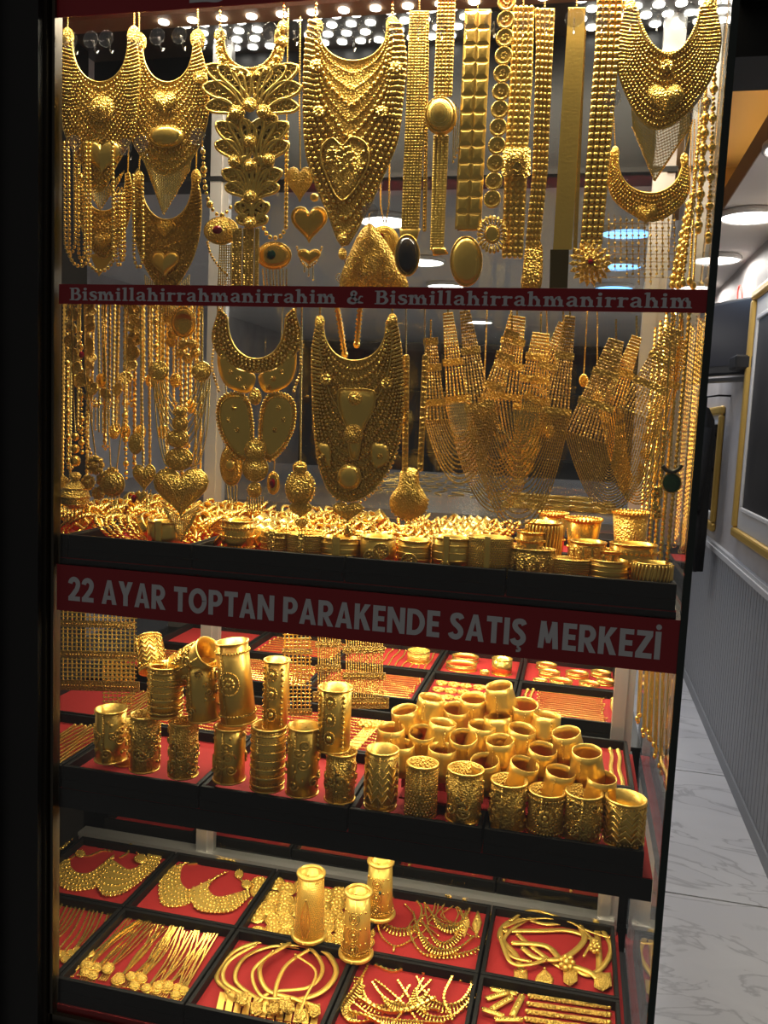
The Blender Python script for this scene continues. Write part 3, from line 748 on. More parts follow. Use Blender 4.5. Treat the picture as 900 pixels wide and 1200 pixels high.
# oval pendants on bead strands
T = Hang('stone_pendant', 'oval gold pendant with a dark red stone on a chunky bead strand', 'pendant', 259, 190, .040)
beadstrand(T, spline([(238, 178), (239, 200), (241, 222), (246, 240), (254, 251), (262, 252), (270, 243)], 8), 3.4, alt=(1, .7, .7, 1.35, .7, .7), q=(8, 4))
medal(T, 260, 271, 20, 16, .008); stone(T, 258, 271, 6, 5, RUBY, .010)
beadstrand(T, spline([(243, 284), (247, 298), (256, 312), (266, 322)], 6), 1.9); fringe(T, [(258, 287), (272, 287)], [(256, 338), (272, 338)], 8, 1.2); hanger(T, [(238, 178), (236, 150)])
T = Hang('stone_pendant', 'oval gold pendant with a dark green stone below a ladder of beads', 'pendant', 322, 150, .042)
beadstrand(T, [(336, 150), (335, 266)], 3.2, gap=.85); beadstrand(T, spline([(335, 266), (330, 276), (322, 279), (314, 276), (306, 262)], 6), 3.0)
medal(T, 322, 300, 20, 16, .008, 'or'); stone(T, 320, 300, 6, 6, EMER, .010); fringe(T, [(308, 315), (336, 315)], [(310, 336), (336, 338)], 8, 1.3); hanger(T, [(336, 152), (337, 60), (338, 10)])
T = Hang('drop_pendant', 'gold pendant of a tilted heart over a fan with tiny drops', 'pendant', 358, 190, .042)
heartp(T, 352, 217, 30, 40, .007); heartp(T, 363, 264, 42, 42, .006, 'or'); medal(T, 369, 232, 5, h=.005, mt='sm', rim=False)
heartp(T, 363, 302, 26, 18, .004, 'or'); beadstrand(T, spline([(348, 290), (354, 308), (362, 313), (371, 306), (377, 290)], 5), 1.7)
fringe(T, [(357, 308), (367, 308)], [(357, 318), (367, 328)], 3, 1); hanger(T, [(352, 198), (351, 120), (352, 20)], 1.2)
# great bib in the middle
T = Hang('bib_necklace', 'huge gold bib necklace of plump beads with an outlined leaf centre', NK, 412, 15, .030)
bib(T, 414, 30, 72, 40, [(363, 26), (358, 60), (356, 120), (358, 175), (368, 212), (384, 250), (403, 290), (428, 252), (447, 212), (466, 165), (473, 110), (476, 70), (470, 30)], rows=11, br=3.0, gap=1.12, big={0: .5, 1: .55, 2: 1.1, 3: .7})
lobes(T, [(371, 32), (460, 30)], 8, 11); hanger(T, [(368, 24), (371, 3)], 1.8); hanger(T, [(460, 20), (460, 2)], 1.8)
lf = spline([(402, 236), (381, 200), (378, 175), (390, 163), (402, 172), (414, 162), (431, 172), (430, 200)], 6, True)
MB().dome(T.pts(lf, .002), T.nrm, .003, 3, .001).obj('leaf_centre', G['fil'], T.root); MB().tube(T.pts(lf, .005), .0015, 6, True, ref=T.nrm).obj('leaf_wire', G['sm'], T.root)
m = MB(); rs = np.random.RandomState(3); q = rs.uniform((384, 172), (428, 205), (46, 2)); m.balls(T.pts(q, .005), 2.6 * T.k); m.obj('leaf_beads', G['bead'], T.root, True, 'stuff')
for x, y in ((371, 78), (465, 80), (375, 132), (448, 132)): rosette(T, x, y, 8, 9, .004, 'fil', 'scroll')
medal(T, 402, 280, 6, h=.005); medal(T, 402, 298, 5, 7, .004, rim=False)
T = Hang('bell_pendant', 'bell-shaped gold pendant engraved with overlapping scales above the serif strip', 'pendant', 433, 262, .045)
MB().dome(T.pts(spline([(432, 262), (415, 285), (398, 336), (430, 345), (478, 340), (462, 300), (446, 275)], 5, True)), T.nrm, .010, 3, .001).obj('bell', G['fil'], T.root)
for x, y, r in ((430, 290, 10), (416, 312, 10), (444, 312, 10), (430, 328, 9), (404, 330, 8), (458, 328, 9)):
    for s_ in (1, .65, .35): MB().tube(T.pts(heart(x, y, r * 2 * s_, r * 2 * s_)[::-1], .0105), .0008, 4, True, ref=T.nrm).obj('scale_wire', G['bead'], T.root)
hanger(T, [(432, 262), (433, 250)])
T = Hang('paisley_pendant', 'fan-shaped gold pendant with a small red stone on two chains', 'pendant', 452, 200, .060)
MB().dome(T.pts(ell(450, 284, 18, 20, 22)), T.nrm, .004, 3, .001).obj('fan', G['fine'], T.root); 
for r_ in (6, 9, 12, 15): MB().tube(T.pts(ell(450, 284, r_, r_ * 1.1, 24), .0045), .0006, 4, True, ref=T.nrm).obj('fan_wire', G['bead'], T.root)
stone(T, 448, 278, 3, 4, RUBY, .005); hanger(T, [(450, 262), (446, 240), (446, 150)], 1.4); hanger(T, [(452, 262), (456, 240), (457, 150)], 1.4)

# ------------------------------------------------------------------ belts hanging in the upper right
BT = 'belt'
def tops(T, x0, x1, y):
    MB().tube(T.pts([(x0, y - 2), (x1, y - 2)]), .0016, 6, ref=T.nrm).obj('end_bar', G['sm'], T.root); hanger(T, [((x0 + x1) / 2, y - 2), ((x0 + x1) / 2, min(y - 14, -6))], 1.2)
T = Hang('mesh_belt', 'woven gold mesh belt ending in a large brown oval stone', BT, 485, 16, .028)
strap(T, [(480, 17), (476, 120), (470, 270)], [(503, 17), (499, 120), (491, 270)], 6, 3.4, 'br'); strap(T, [(499, 25), (495, 270)], [(503, 25), (500, 270)], 1, 4, 'or'); tops(T, 480, 503, 16)
MB().dome(T.pts(ell(478, 300, 13, 23, 26), .004), T.nrm, .009, 4, .002).obj('oval_stone', ONYX, T.root); MB().tube(T.pts(ell(478, 300, 13.5, 23.5, 28), .005), .002, 6, True, ref=T.nrm).obj('bezel', G['or'], T.root)
MB().dome(T.pts([(468, 268), (493, 268), (488, 282), (470, 282)]), T.nrm, .003, 2, .001).obj('stone_bail', G['sm'], T.root)
T = Hang('rope_belt', 'gold ladder-link belt with a spiral domed boss and chain tassels', BT, 517, 0, .026)
strap(T, [(513, -4), (508, 112)], [(534, -4), (530, 112)], 5, 4.2, 'bead', br=2.2); strap(T, [(508, 160), (504, 292)], [(526, 160), (520, 292)], 4, 3.0, 'br', br=1.7)
medal(T, 517, 137, 19, 23, .014, 'br', 'domed_boss', rim=False, lift=.003)
for r_ in (17, 13, 9.5, 6, 3): MB().tube(T.pts(ell(517, 137, r_, r_ * 1.2, 26), .004 + .013 * (1 - (r_ / 19) ** 2) ** .5), .0011, 5, True, ref=T.nrm).obj('spiral_wire', G['bead'], T.root)
fringe(T, [(532, 120), (540, 130)], [(531, 190), (538, 174)], 4, 1.1); MB().dome(T.pts([(505, 290), (521, 290), (526, 298), (508, 300)]), T.nrm, .003, 2, .001).obj('end_clasp', G['or'], T.root)
T = Hang('block_belt', 'gold belt of paired square blocks ending in a plain oval plate', BT, 560, 14, .028)
m = MB(); m.box((-.011, -.0035, -.0098), (-.0006, 0, .0098)); blk = None
for i in range(13):
    f = i / 12.; xc = 560 - 11 * f; yc = 24 + i * 19.6
    c = T.pts([(xc, yc)])[0]
    for sx in (-1, 1):
        p0 = T.pts([(xc + sx * 7.6, yc)])[0]
        if blk is None:
            poly = np.array([(-.0098, 0, -.0118), (.0098, 0, -.0118), (.0098, 0, .0118), (-.0098, 0, .0118)])
            blk = MB().dome(poly, (0, -1, 0), .0028, 2, .0022, .35).obj('block_link', G['br'], T.root, False); ob = blk
        else:
            ob = bpy.data.objects.new('block_link', blk.data); COL.objects.link(ob); ob.parent = T.root
        ob.location = p0
    MB().tube(T.pts([(xc - 13, yc + 9.8), (xc + 13, yc + 9.8)], -.001), .0018, 5, ref=T.nrm).obj('hinge_pin', G['or'], T.root)
tops(T, 545, 575, 14); MB().dome(T.pts(ell(547, 307, 17.5, 28, 26), .004), T.nrm, .004, 4, .002).obj('oval_plate', G['br'], T.root)
MB().tube(T.pts(ell(547, 307, 18, 28.5, 30), .005), .0016, 6, True, ref=T.nrm).obj('plate_rim', G['or'], T.root)
T = Hang('coin_belt', 'column of gold coins linked edge to edge ending in a sunburst medal', BT, 592, 0, .022)
cm = None
for i in range(12):
    x = 594 - 17 * (i / 11.) ** 1.2; y = 3 + i * 21.0
    loc = T.pts([(x, y)], .002)[0]
    if cm is None:
        a = MB().lathe([(.0001, .0006), (.009, .0006), (.0095, .0018), (.0118, .0018), (.0128, .0009), (.0128, -.0009), (.0001, -.0009)], 26); cm = a.obj('coin', G['sm'], T.root); ob = cm
        b_ = MB(); b_.balls([(0.0112 * math.cos(t), .0112 * math.sin(t), .0018) for t in np.linspace(0, 2 * PI, 22, endpoint=False)], .0011, q=(5, 2)); b_.balls([(.003 * math.cos(t), .0045 * math.sin(t), .0008) for t in np.linspace(0, 2 * PI, 7, endpoint=False)], .0022, (1, 1, .5)); cr = b_.obj('coin_relief', G['fine'], cm, True, 'stuff')
    else:
        ob = dup(cm, T.root)
    ob.location = loc; ob.rotation_euler = (PI / 2, random.uniform(0, 6), 0)
sun = MB(); 
for a in np.linspace(0, 2 * PI, 22, endpoint=False): sun.dome(T.pts([(577 + 8 * math.cos(a), 275 + 9 * math.sin(a)), (577 + 17 * math.cos(a - .13), 275 + 21 * math.sin(a - .13)), (577 + 18.5 * math.cos(a), 275 + 23 * math.sin(a)), (577 + 17 * math.cos(a + .13), 275 + 21 * math.sin(a + .13))], .001), T.nrm, .002, 2, .001)
sun.obj('sun_rays', G['fil'], T.root, True, 'stuff'); medal(T, 577, 275, 9, 11, .003, 'sm')
hanger(T, [(594, 0), (594, -10)])
def linkbelt(name, label, L_, R_, cols, pitch, Y, mt='bead', bsz=None, flat=.6):
    T = Hang(name, label, BT, (L_[0][0] + R_[0][0]) / 2, L_[0][1], Y); strap(T, L_, R_, cols, pitch, mt, 'links', bsz, flat); tops(T, L_[0][0], R_[0][0], L_[0][1] + 1); return T
T = linkbelt('link_belt', 'four-column cube-link gold belt with an octagonal engraved buckle', [(601, 10), (598, 90), (592, 175), (588, 300)], [(626, 10), (624, 90), (619, 175), (613, 300)], 4, 7.4, .030, 'sm', 3.4, .7)
MB().plate(T.pts([(590, 176), (596, 174), (618, 174), (622, 176), (622, 206), (616, 210), (592, 210), (588, 205)], .003), T.nrm, .004).obj('buckle_plate', G['fil'], T.root, False)
MB().tube(T.pts([(593, 193), (600, 184), (613, 184), (618, 192), (616, 207), (594, 207)], .008), .001, 5, True, ref=T.nrm).obj('buckle_octagon', G['old'], T.root)
MB().tube(T.pts(spline([(600, 200), (606, 192), (612, 196), (608, 203), (602, 200)], 5), .008), .0011, 5, ref=T.nrm).obj('buckle_motif', G['bead'], T.root)
T = linkbelt('link_belt', 'three-column gold link belt with an engraved teardrop tail', [(627, 12), (628, 60), (624, 200), (616, 285)], [(650, 14), (648, 60), (642, 200), (633, 285)], 4, 7.2, .034, 'sm', 3.2, .7)
MB().dome(T.pts(spline([(618, 284), (634, 284), (636, 315), (632, 340), (612, 340), (613, 312)], 5, True)), T.nrm, .003, 3, .001).obj('tail_plate', G['fil'], T.root)
T = Hang('bar_belt', 'flat brushed gold bar belt with a dark square end', BT, 675, 12, .028)
MB().plate(T.pts([(666, 12), (686, 12), (682, 100), (670, 293), (648, 293), (658, 130)]), T.nrm, .0018).obj('bar', G['br'], T.root, False)
MB().plate(T.pts([(682, 30), (687, 30), (676, 300), (671, 300)], -.004), T.nrm, .0012).obj('folded_bar', G['or'], T.root, False)
MB().plate(T.pts([(645, 293), (667, 293), (665, 338), (644, 338)], .001), T.nrm, .0022).obj('end_plate', mat('dark_gold_plate', (.16, .11, .035), .3, 1), T.root, False); tops(T, 666, 686, 12)
T = linkbelt('bead_belt', 'gold belt of round studs four across ending in a spiky chrysanthemum', [(700, -6), (697, 60), (690, 150), (680, 284)], [(730, -6), (726, 60), (718, 150), (706, 284)], 4, 7.6, .030, 'bead', 3.7, .8)
fl_ = MB()
for ring_, n_, rr_ in ((0, 18, 20), (1, 15, 15), (2, 12, 10), (3, 8, 5.5)):
    for a in np.linspace(0, 2 * PI, n_, endpoint=False) + ring_ * .2:
        c_, s_ = math.cos(a), math.sin(a); q = lambda r_, w_: (692 + r_ * c_ - w_ * s_, 309 + (r_ * s_ + w_ * c_) * 1.08)
        fl_ = MB().dome(T.pts([q(rr_ - 5, 0), q(rr_, -3.4), q(rr_ + 6, 0), q(rr_, 3.4)], .002 + ring_ * .003), T.nrm, .003, 2, .0005); fl_.obj('flower_petal', G['fil'], T.root, False)
stone(T, 692, 309, 3, 3, RUBY, .013)

# ------------------------------------------------------------------ right end of the upper row
T = Hang('bib_necklace', 'wide gold bib necklace with a domed heart and pointed chain fringe by the side glass', NK, 784, 0, .030)
bib(T, 783, 10, 62, 37, [(733, 8), (726, 40), (724, 80), (733, 110), (750, 140), (772, 152), (800, 138), (822, 112), (838, 80), (845, 45), (838, 8)], rows=12, br=1.7)
heartp(T, 780, 118, 42, 34, .008, 'fil'); rosette(T, 781, 79, 8, 9, .004, 'fil'); MB().balls(T.pts(resample(hangU((747, 15), (820, 15), 50, 30), 3.2), .003), 1.7 * T.k).obj('neck_beading', G['sm'], T.root, True, 'stuff')
fringe(T, [(740, 128), (772, 152), (808, 134)], [(742, 150), (767, 212), (808, 150)], 34, .8)
lobes(T, [(738, 8), (832, 4)], 8, 10); hanger(T, [(738, 0), (738, -12)]); hanger(T, [(832, 0), (832, -12)])
T = Hang('bib_necklace', 'crescent gold necklace with a lattice of fine chains below it', NK, 762, 170, .062)
bib(T, 762, 186, 227, 38, [(716, 178), (712, 210), (720, 235), (745, 254), (762, 260), (785, 252), (806, 228), (806, 190)], rows=6, br=1.5, mat_plate='old')
heartp(T, 757, 252, 24, 20, .004); lobes(T, [(721, 180), (802, 188)], 5, 9); hanger(T, [(721, 172), (718, 122)]); hanger(T, [(802, 180), (812, 140)])
m = MB()
for i in range(12):
    x = 713 + i * 7; y1 = 330 - abs(i - 6) * 4 + (8 if i % 2 else 0)
    m.chain(T.pts([(x, 250 + 6 * math.sin(i / 11 * PI)), (x + 1, y1)]), .8 * T.k, ref=T.nrm)
    m.balls(T.pts([(x + .5, y) for y in np.arange(258, y1, 9)]), 1.6 * T.k)
for j in range(8): m.chain(T.pts([(713, 262 + j * 9), (790, 262 + j * 9)]), .6 * T.k, ref=T.nrm)
m.obj('chain_lattice', G['old'], T.root, False, 'stuff')
rb = 'chunky gold bead strands against the side glass'
for i, (xa, ya, xb, yb, r, alt) in enumerate(((838, 70, 830, 282, 3.0, (1.5, .7, .7, .7, 1, .7)), (828, 120, 818, 270, 3.2, (1.6, 1, .8)), (822, 140, 800, 332, 2.6, (1, .6)), (812, 230, 795, 334, 4.2, (1, 1.15)), (808, 240, 788, 334, 4.6, (1.1, .9)), (818, 160, 808, 330, 1.6, (1,)), (832, 20, 812, 335, 1.5, (1,)))):
    T = Hang('bead_strand', 'strand of mixed gold beads hanging against the side glass', 'strand', xa, ya, .045 + .014 * i, rb)
    beadstrand(T, [(xa, ya), (xb, yb)], r, 'bead', 'beads', .95, alt, (8, 4)); hanger(T, [(xa, ya), (xa + 2, max(ya - 90, -8))], 1); medal(T, xb, yb, 4, 5, .004, 'sm', 'end_drop', False)
# ------------------------------------------------------------------ middle hanging row, left cluster
random.seed(11)
LC = 'long rope chains hanging in the left part of the middle row'
for i in range(34):
    x = 76 + i * 4.9 + random.uniform(-2, 2); y1 = random.choice((470, 500, 520, 545, 560, 440)); Y = random.uniform(.06, .14)
    T = Hang('rope_chain', 'long gold rope chain hanging in the crowded left of the middle row', 'chain', x, 345, Y, LC)
    MB().chain(T.pts([(x, 338), (x - random.uniform(-2, 4), y1)]), random.uniform(1.7, 3.0) * T.k, ref=T.nrm).obj('links', G[random.choice(('bead', 'or', 'old', 'bead'))], T.root, False)
    if i % 3 == 0: medal(T, x, y1 + 6, 6, 8, .004, random.choice(('fil', 'or')), 'drop')
    else: MB().balls(T.pts(ell(x, y1 + 3, 2.5, 3, 4)), 2.2 * T.k).obj('end_beads', G['bead'], T.root)
T = Hang('coin_necklace', 'necklace of overlapping dark gold coins in a ring with hanging bars', NK, 122, 350, .045)
ring_ = spline([(88, 352), (84, 380), (84, 412), (94, 440), (108, 455), (126, 462), (142, 452), (152, 430), (158, 400), (160, 372), (148, 352)], 6)
cn = None
for i, (x, y) in enumerate(arclen_sample(ring_, 17)):
    if cn is None: cn = MB().lathe([(.0001, .0006), (.0085, .0006), (.009, .0014), (.0115, .0014), (.012, 0), (.0115, -.0014), (.0001, -.001)], 22).obj('coin', G['old'], T.root); ob = cn
    else: ob = dup(cn, T.root)
    ob.location = T.pts([(x, y)])[0]; ob.rotation_euler = (PI / 2 + random.uniform(-.5, .5), random.uniform(-.2, .2), random.uniform(-.5, .5))
fringe(T, [(104, 462), (122, 468), (140, 460)], [(104, 500), (122, 508), (140, 498)], 10, 1.2)
T = Hang('bottle_pendant', 'round bottle-shaped gold pendant with stacked beads above it beside the post', 'pendant', 87, 500, .030)
T.root.location.y = .030
prof = [(.0002, -.036), (.012, -.034), (.022, -.026), (.0245, -.014), (.020, 0), (.010, .010), (.006, .014), (.009, .018), (.010, .022), (.006, .027), (.0002, .028)]
b_ = MB().lathe(prof, 26, c=T.pts([(88, 572)])[0]).obj('bottle', G['fil'], T.root); m = MB()
for z in (-.026, -.014, 0): m.ring(T.pts([(88, 572)])[0] + (0, 0, z), {-.026: .022, -.014: .0245, 0: .020}[z] + .0005, .0009, (0, 0, 1), 26)
m.obj('bands', G['bead'], b_); MB().balls(T.pts([(88, 540), (88, 526), (88, 512)]), [.010, .008, .007], q=(8, 4)).obj('stack_bead', G['or'], T.root); hanger(T, [(88, 506), (86, 470), (84, 345)], 1.4)
fringe(T, [(74, 590), (102, 590)], [(76, 606), (100, 606)], 7, 1.2)
T = Hang('cluster_pendant', 'double cluster of dark gold flowers hanging on fine bead chains', 'pendant', 118, 500, .038)
for x, y, r in ((112, 545, 13), (124, 562, 12), (104, 565, 10), (132, 556, 10), (116, 578, 9)): rosette(T, x, y, r, 9, .002, 'old', 'flower')
hanger(T, [(112, 535), (100, 440), (98, 345)], 1.4); beadstrand(T, spline([(104, 470), (100, 500), (104, 525), (112, 540)], 5), 2.6)
T = Hang('hand_pendant', 'gold drop pendant with a red bead on twin bead chains', 'pendant', 133, 545, .030)
medal(T, 133, 567, 14, 15, .006, 'old'); stone(T, 98, 416, 3, 4, RUBY); hanger(T, [(130, 553), (126, 480), (120, 345)], 1.2); hanger(T, [(136, 553), (146, 480), (150, 345)], 1.2); fringe(T, [(126, 580), (140, 580)], [(130, 592), (137, 600)], 4, 1)
T = Hang('heart_pendant', 'engraved gold heart with a red-stone drop on a thick rope chain', 'pendant', 170, 545, .030)
heartp(T, 170, 560, 26, 30, .004, 'fil'); heartp(T, 166, 583, 13, 14, .003, 'or'); stone(T, 159, 584, 3, 5, RUBY); MB().chain(T.pts([(168, 546), (166, 450), (165, 345)]), 2.2 * T.k, ref=T.nrm).obj('rope', G['bead'], T.root, False)
medal(T, 160, 520, 8, 12, .003, 'old', 'dark_disc'); fringe(T, [(163, 574), (177, 574)], [(166, 590), (175, 596)], 4, 1)
T = Hang('flower_pendant', 'gold flower of round petals hanging near the back frame post', 'pendant', 222, 400, .055)
for a in range(5): medal(T, 221 + 9 * math.cos(a * 1.257 + .3), 411 + 9 * math.sin(a * 1.257 + .3), 6, h=.004, mt='old', name='petal', rim=False)
medal(T, 216, 378, 14, 18, .006, 'or', 'round_boss'); hanger(T, [(216, 360), (217, 345)])
for j, (x, ya, yb) in enumerate(((155, 350, 425), (104, 350, 470), (200, 350, 410))):
    T = Hang('coin_string', 'string of small dark gold coins in the crowded left of the middle row', NK, x, ya, .042 + .01 * j, 'coin strings in the middle row')
    for y in np.arange(ya + 6, yb, 9):
        ob = dup(cn, T.root); ob.location = T.pts([(x + random.uniform(-3, 3), y)])[0]; ob.rotation_euler = (PI / 2 + random.uniform(-.6, .6), 0, random.uniform(-.7, .7)); ob.scale = (.75, .75, .75)
    hanger(T, [(x, ya + 4), (x, 342)], 1.4)
for j, (x, y0, y1) in enumerate(((78, 380, 540), (94, 390, 530), (146, 470, 560), (182, 360, 470))):
    T = Hang('bead_tassel', 'hanging tassel of graded gold beads in the left of the middle row', NK, x, y0, .05, 'bead tassels in the middle row')
    beadstrand(T, [(x, y0), (x + 2, y1)], 3.0, 'bead', 'beads', .95, (1, .7, .7, 1.4, .7), (8, 4)); hanger(T, [(x, y0), (x, 342)], 1.2)
# big heart cascade
T = Hang('heart_cascade', 'cascade of chains and discs ending in one large engraved gold heart', NK, 212, 420, .026)
for x in (187, 237):
    medal(T, x, 435, 11, 11, .003, 'fil', 'side_disc'); hanger(T, [(x, 424), (x, 380), (x + (3 if x < 200 else -3), 345)], 1.6)
for i in range(7):
    f = i / 6.; MB().chain(T.pts(hangU((178 + 14 * f, 443), (246 - 14 * f, 443), 42 - 12 * f + 40 * (1 - f), 18)), 1.1 * T.k, ref=T.nrm).obj('swag_chain', G['bead'], T.root, False)
for i in range(4): MB().chain(T.pts(spline([(180 + i * 3, 446), (184 + i * 4, 500), (192 + i * 2, 540), (202, 548)], 6)), 1.1 * T.k, ref=T.nrm).obj('swag_chain', G['bead'], T.root, False)
for i in range(4): MB().chain(T.pts(spline([(246 - i * 3, 446), (243 - i * 4, 500), (234 - i * 3, 540), (224, 548)], 6)), 1.1 * T.k, ref=T.nrm).obj('swag_chain', G['bead'], T.root, False)
for x, y, a, b_ in ((212, 482, 8, 6), (212, 496, 9, 9), (209, 514, 13, 10), (211, 538, 16, 13)): medal(T, x, y, a, b_, .004, 'fil')
heartp(T, 213, 577, 64, 56, .006, 'fil'); MB().tube(T.pts(spline([(196, 560), (206, 575), (214, 590), (222, 575), (232, 562)], 5), .009), .001, 5, ref=T.nrm).obj('heart_scroll', G['sm'], T.root)
MB().tube(T.pts([(190, 590), (213, 606), (236, 590)], .004), .0014, 5, ref=T.nrm).obj('chevron', G['sm'], T.root)
fringe(T, [(192, 594), (213, 606), (234, 594)], [(200, 612), (213, 634), (226, 612)], 14, 1.0)

# ------------------------------------------------------------------ middle bibs
T = Hang('bib_necklace', 'gold bib necklace of smooth frosted panels with two teardrop loops', NK, 301, 355, .028)
bib(T, 301, 372, 421, 34, sym(301, [(44, 362), (52, 392), (48, 410), (36, 424), (0, 437)]), rows=4, br=2.0, mat_plate='old', mat_bead='bead')
for s_ in (-1, 1):
    f = lambda dx, y: (301 + s_ * dx, y)
    MB().dome(T.pts(spline([f(44, 402), f(46, 428), f(36, 452), f(10, 460), f(2, 440), f(22, 432), f(36, 418)], 5, True), -.001), T.nrm, .003, 3, .001).obj('frosted_panel', G['br'], T.root)
    lp = spline([f(4, 520), f(6, 480), f(16, 462), f(34, 462), f(45, 474), f(44, 500), f(32, 526), f(14, 540)], 6, True)
    MB().dome(T.pts(lp, .001), T.nrm, .002, 3, .001).obj('teardrop_panel', G['br'], T.root)
    for off, r_ in ((1.0, 1.9), (.86, 1.3)):
        c = lp.mean(0); MB().balls(T.pts(resample(c + (lp - c) * off, 2 * r_ * 1.05), .003), r_ * T.k, q=(5, 2)).obj('loop_beading', G['bead'], T.root, True, 'stuff')
    MB().balls(T.pts(resample(spline([f(48, 395), f(52, 430), f(44, 458)], 6), 4), .002), 2 * T.k).obj('edge_beading', G['old'], T.root, True, 'stuff')
    for dx, y in ((20, 444), (30, 436), (14, 454), (26, 478), (32, 492), (22, 504)): rosette(T, 301 + s_ * dx, y, 3.6, 6, .004, 'old')
    hanger(T, [f(46, 372), f(45, 345)], 1.6)
for x, y, r, ry in ((300, 465, 7, 9), (300, 528, 13, 14), (300, 549, 15, 15), (299, 574, 8, 9)): medal(T, x, y, r, ry, .005, 'fil')
fringe(T, [(290, 582), (308, 582)], [(290, 600), (308, 600)], 7, 1.2)
T = Hang('oval_pendant', 'tall oval gold locket hanging left of the teardrop-loop necklace', 'pendant', 272, 520, .036)
medal(T, 272, 545, 13, 24, .006, 'fil', 'locket'); medal(T, 272, 545, 6, 7, .006, 'sm', lift=.008); hanger(T, [(272, 521), (264, 450), (260, 345)], 1.3); fringe(T, [(266, 568), (278, 568)], [(268, 590), (277, 592)], 4, 1)
T = Hang('gem_pendant', 'small gold pendant with a bright red gem beside the teardrop-loop necklace', 'pendant', 321, 545, .034)
medal(T, 321, 566, 7, 13, .004, 'or', 'setting'); stone(T, 321, 566, 3.5, 6, RUBY, .007); hanger(T, [(321, 553), (326, 470), (332, 345)], 1)
T = Hang('flower_locket', 'round gold locket with a bead flower and scalloped drop between the large bibs', 'pendant', 352, 545, .027)
medal(T, 352, 572, 16, 20, .006, 'fil', 'locket'); rosette(T, 351, 577, 7, 8, .009); medal(T, 352, 548, 8, 7, .004, 'fil'); heartp(T, 353, 598, 26, 16, .004); heartp(T, 354, 614, 14, 12, .003)
MB().balls(T.pts(resample(ell(352, 572, 17, 21, 26), 4), .001), 1.7 * T.k).obj('edge_beading', G['bead'], T.root, True, 'stuff'); hanger(T, [(352, 542), (353, 440), (354, 345)], 1.6); fringe(T, [(350, 620), (358, 620)], [(352, 634), (357, 634)], 3, 1)
T = Hang('bib_necklace', 'very large gold bib necklace with a smooth vase-shaped panel and round boss', NK, 417, 360, .026)
bib(T, 416, 378, 423, 37, [(372, 374), (366, 410), (366, 450), (368, 500), (374, 545), (388, 578), (412, 588), (440, 572), (462, 535), (472, 490), (474, 445), (470, 405), (464, 372)], rows=12, br=2.0, gap=1.1, mat_plate='old', big={1: 1.25, 2: .9, 3: .9}, tube_rows=(4,))
vs = spline([(397, 460), (402, 456), (418, 456), (434, 457), (440, 462), (438, 480), (426, 504), (420, 535), (411, 535), (407, 504), (398, 480)], 6, True)
MB().dome(T.pts(vs, .0025), T.nrm, .002, 3, .001, .35).obj('vase_panel', G['br'], T.root); MB().tube(T.pts(vs, .0035), .0013, 5, True, ref=T.nrm).obj('vase_wire', G['sm'], T.root)
medal(T, 417, 467, 8, h=.005, mt='fil', lift=.004); medal(T, 415, 509, 11, h=.004, mt='fil', lift=.004); medal(T, 410, 559, 14, 15, .009, 'sm', 'round_boss', lift=.003)
for s_, cx, cy in ((-1, 379, 535), (1, 446, 535)):
    q = np.array([(cx - s_ * 2 - 9, cy - 14 * 1), (cx + 8, cy - 12), (cx + 9, cy + 6), (cx - s_ * 8, cy + 14)]); MB().dome(T.pts(spline(q, 5, True), .0025), T.nrm, .002, 2, .001).obj('side_panel', G['br'], T.root); rosette(T, cx, cy, 4, 7, .006, 'old')
for x, y in ((383, 445), (454, 450)): rosette(T, x, y, 8, 10, .004, 'fil')
lobes(T, [(375, 378), (460, 376)], 6, 9); hanger(T, [(375, 370), (376, 345)], 1.8); hanger(T, [(460, 368), (459, 345)], 1.8)
heartp(T, 408, 600, 34, 22, .005); MB().balls(T.pts(resample(spline([(390, 596), (394, 608), (408, 612), (421, 607), (426, 595)], 6), 4), .001), 1.8 * T.k).obj('tip_beads', G['bead'], T.root, True, 'stuff')
MB().dome(T.pts(tear(408, 622, 11, 16)), T.nrm, .003, 2, .001).obj('tear_drop', G['old'], T.root); MB().balls(T.pts(resample(bib_curves(416, 378, 423, 37, [(368, 500), (374, 545), (388, 578), (412, 592), (440, 574), (462, 538), (472, 495)])[1], 6)), 2 * T.k).obj('scallop_beads', G['bead'], T.root, True, 'stuff')
T = Hang('bell_pendant', 'bell-shaped gold locket hung from two straight link straps', 'pendant', 480, 410, .030)
for x0, x1 in ((473, 472), (495, 490)): strap(T, [(x0, 418), (x1 - 1, 550)], [(x0 + 7, 418), (x1 + 6, 550)], 1, 5.6, 'old', br=3.0); hanger(T, [(x0 + 3, 418), (x0 + 3, 345)], 1.2)
MB().dome(T.pts(spline([(470, 552), (480, 548), (490, 552), (492, 568), (501, 586), (496, 602), (478, 609), (460, 600), (457, 584), (467, 568)], 5, True)), T.nrm, .007, 3, .001).obj('bell', G['fil'], T.root)
MB().tube(T.pts(spline([(470, 572), (476, 584), (480, 570), (485, 584), (491, 572)], 5), .0075), .001, 5, ref=T.nrm).obj('bell_scroll', G['sm'], T.root); MB().balls(T.pts(resample(spline([(458, 585), (460, 600), (478, 610), (497, 602), (502, 586)], 6), 5)), 1.7 * T.k).obj('edge_beads', G['bead'], T.root, True, 'stuff')
# smooth folded ropes behind the large bib neckline
T = Hang('braided_chain', 'pair of thick braided gold chains behind the vase-panel bib', NK, 405, 345, .09)
for a, b_ in (((392, 340), (404, 416)), ((424, 340), (418, 404))): MB().chain(T.pts([a, b_]), 4.4 * T.k, 5 * T.k, 6, ref=T.nrm).obj('braid', G['or'], T.root)
MB().balls(T.pts([(404, 416), (418, 404)]), 4.5 * T.k, q=(8, 4)).obj('end_ball', G['bead'], T.root)

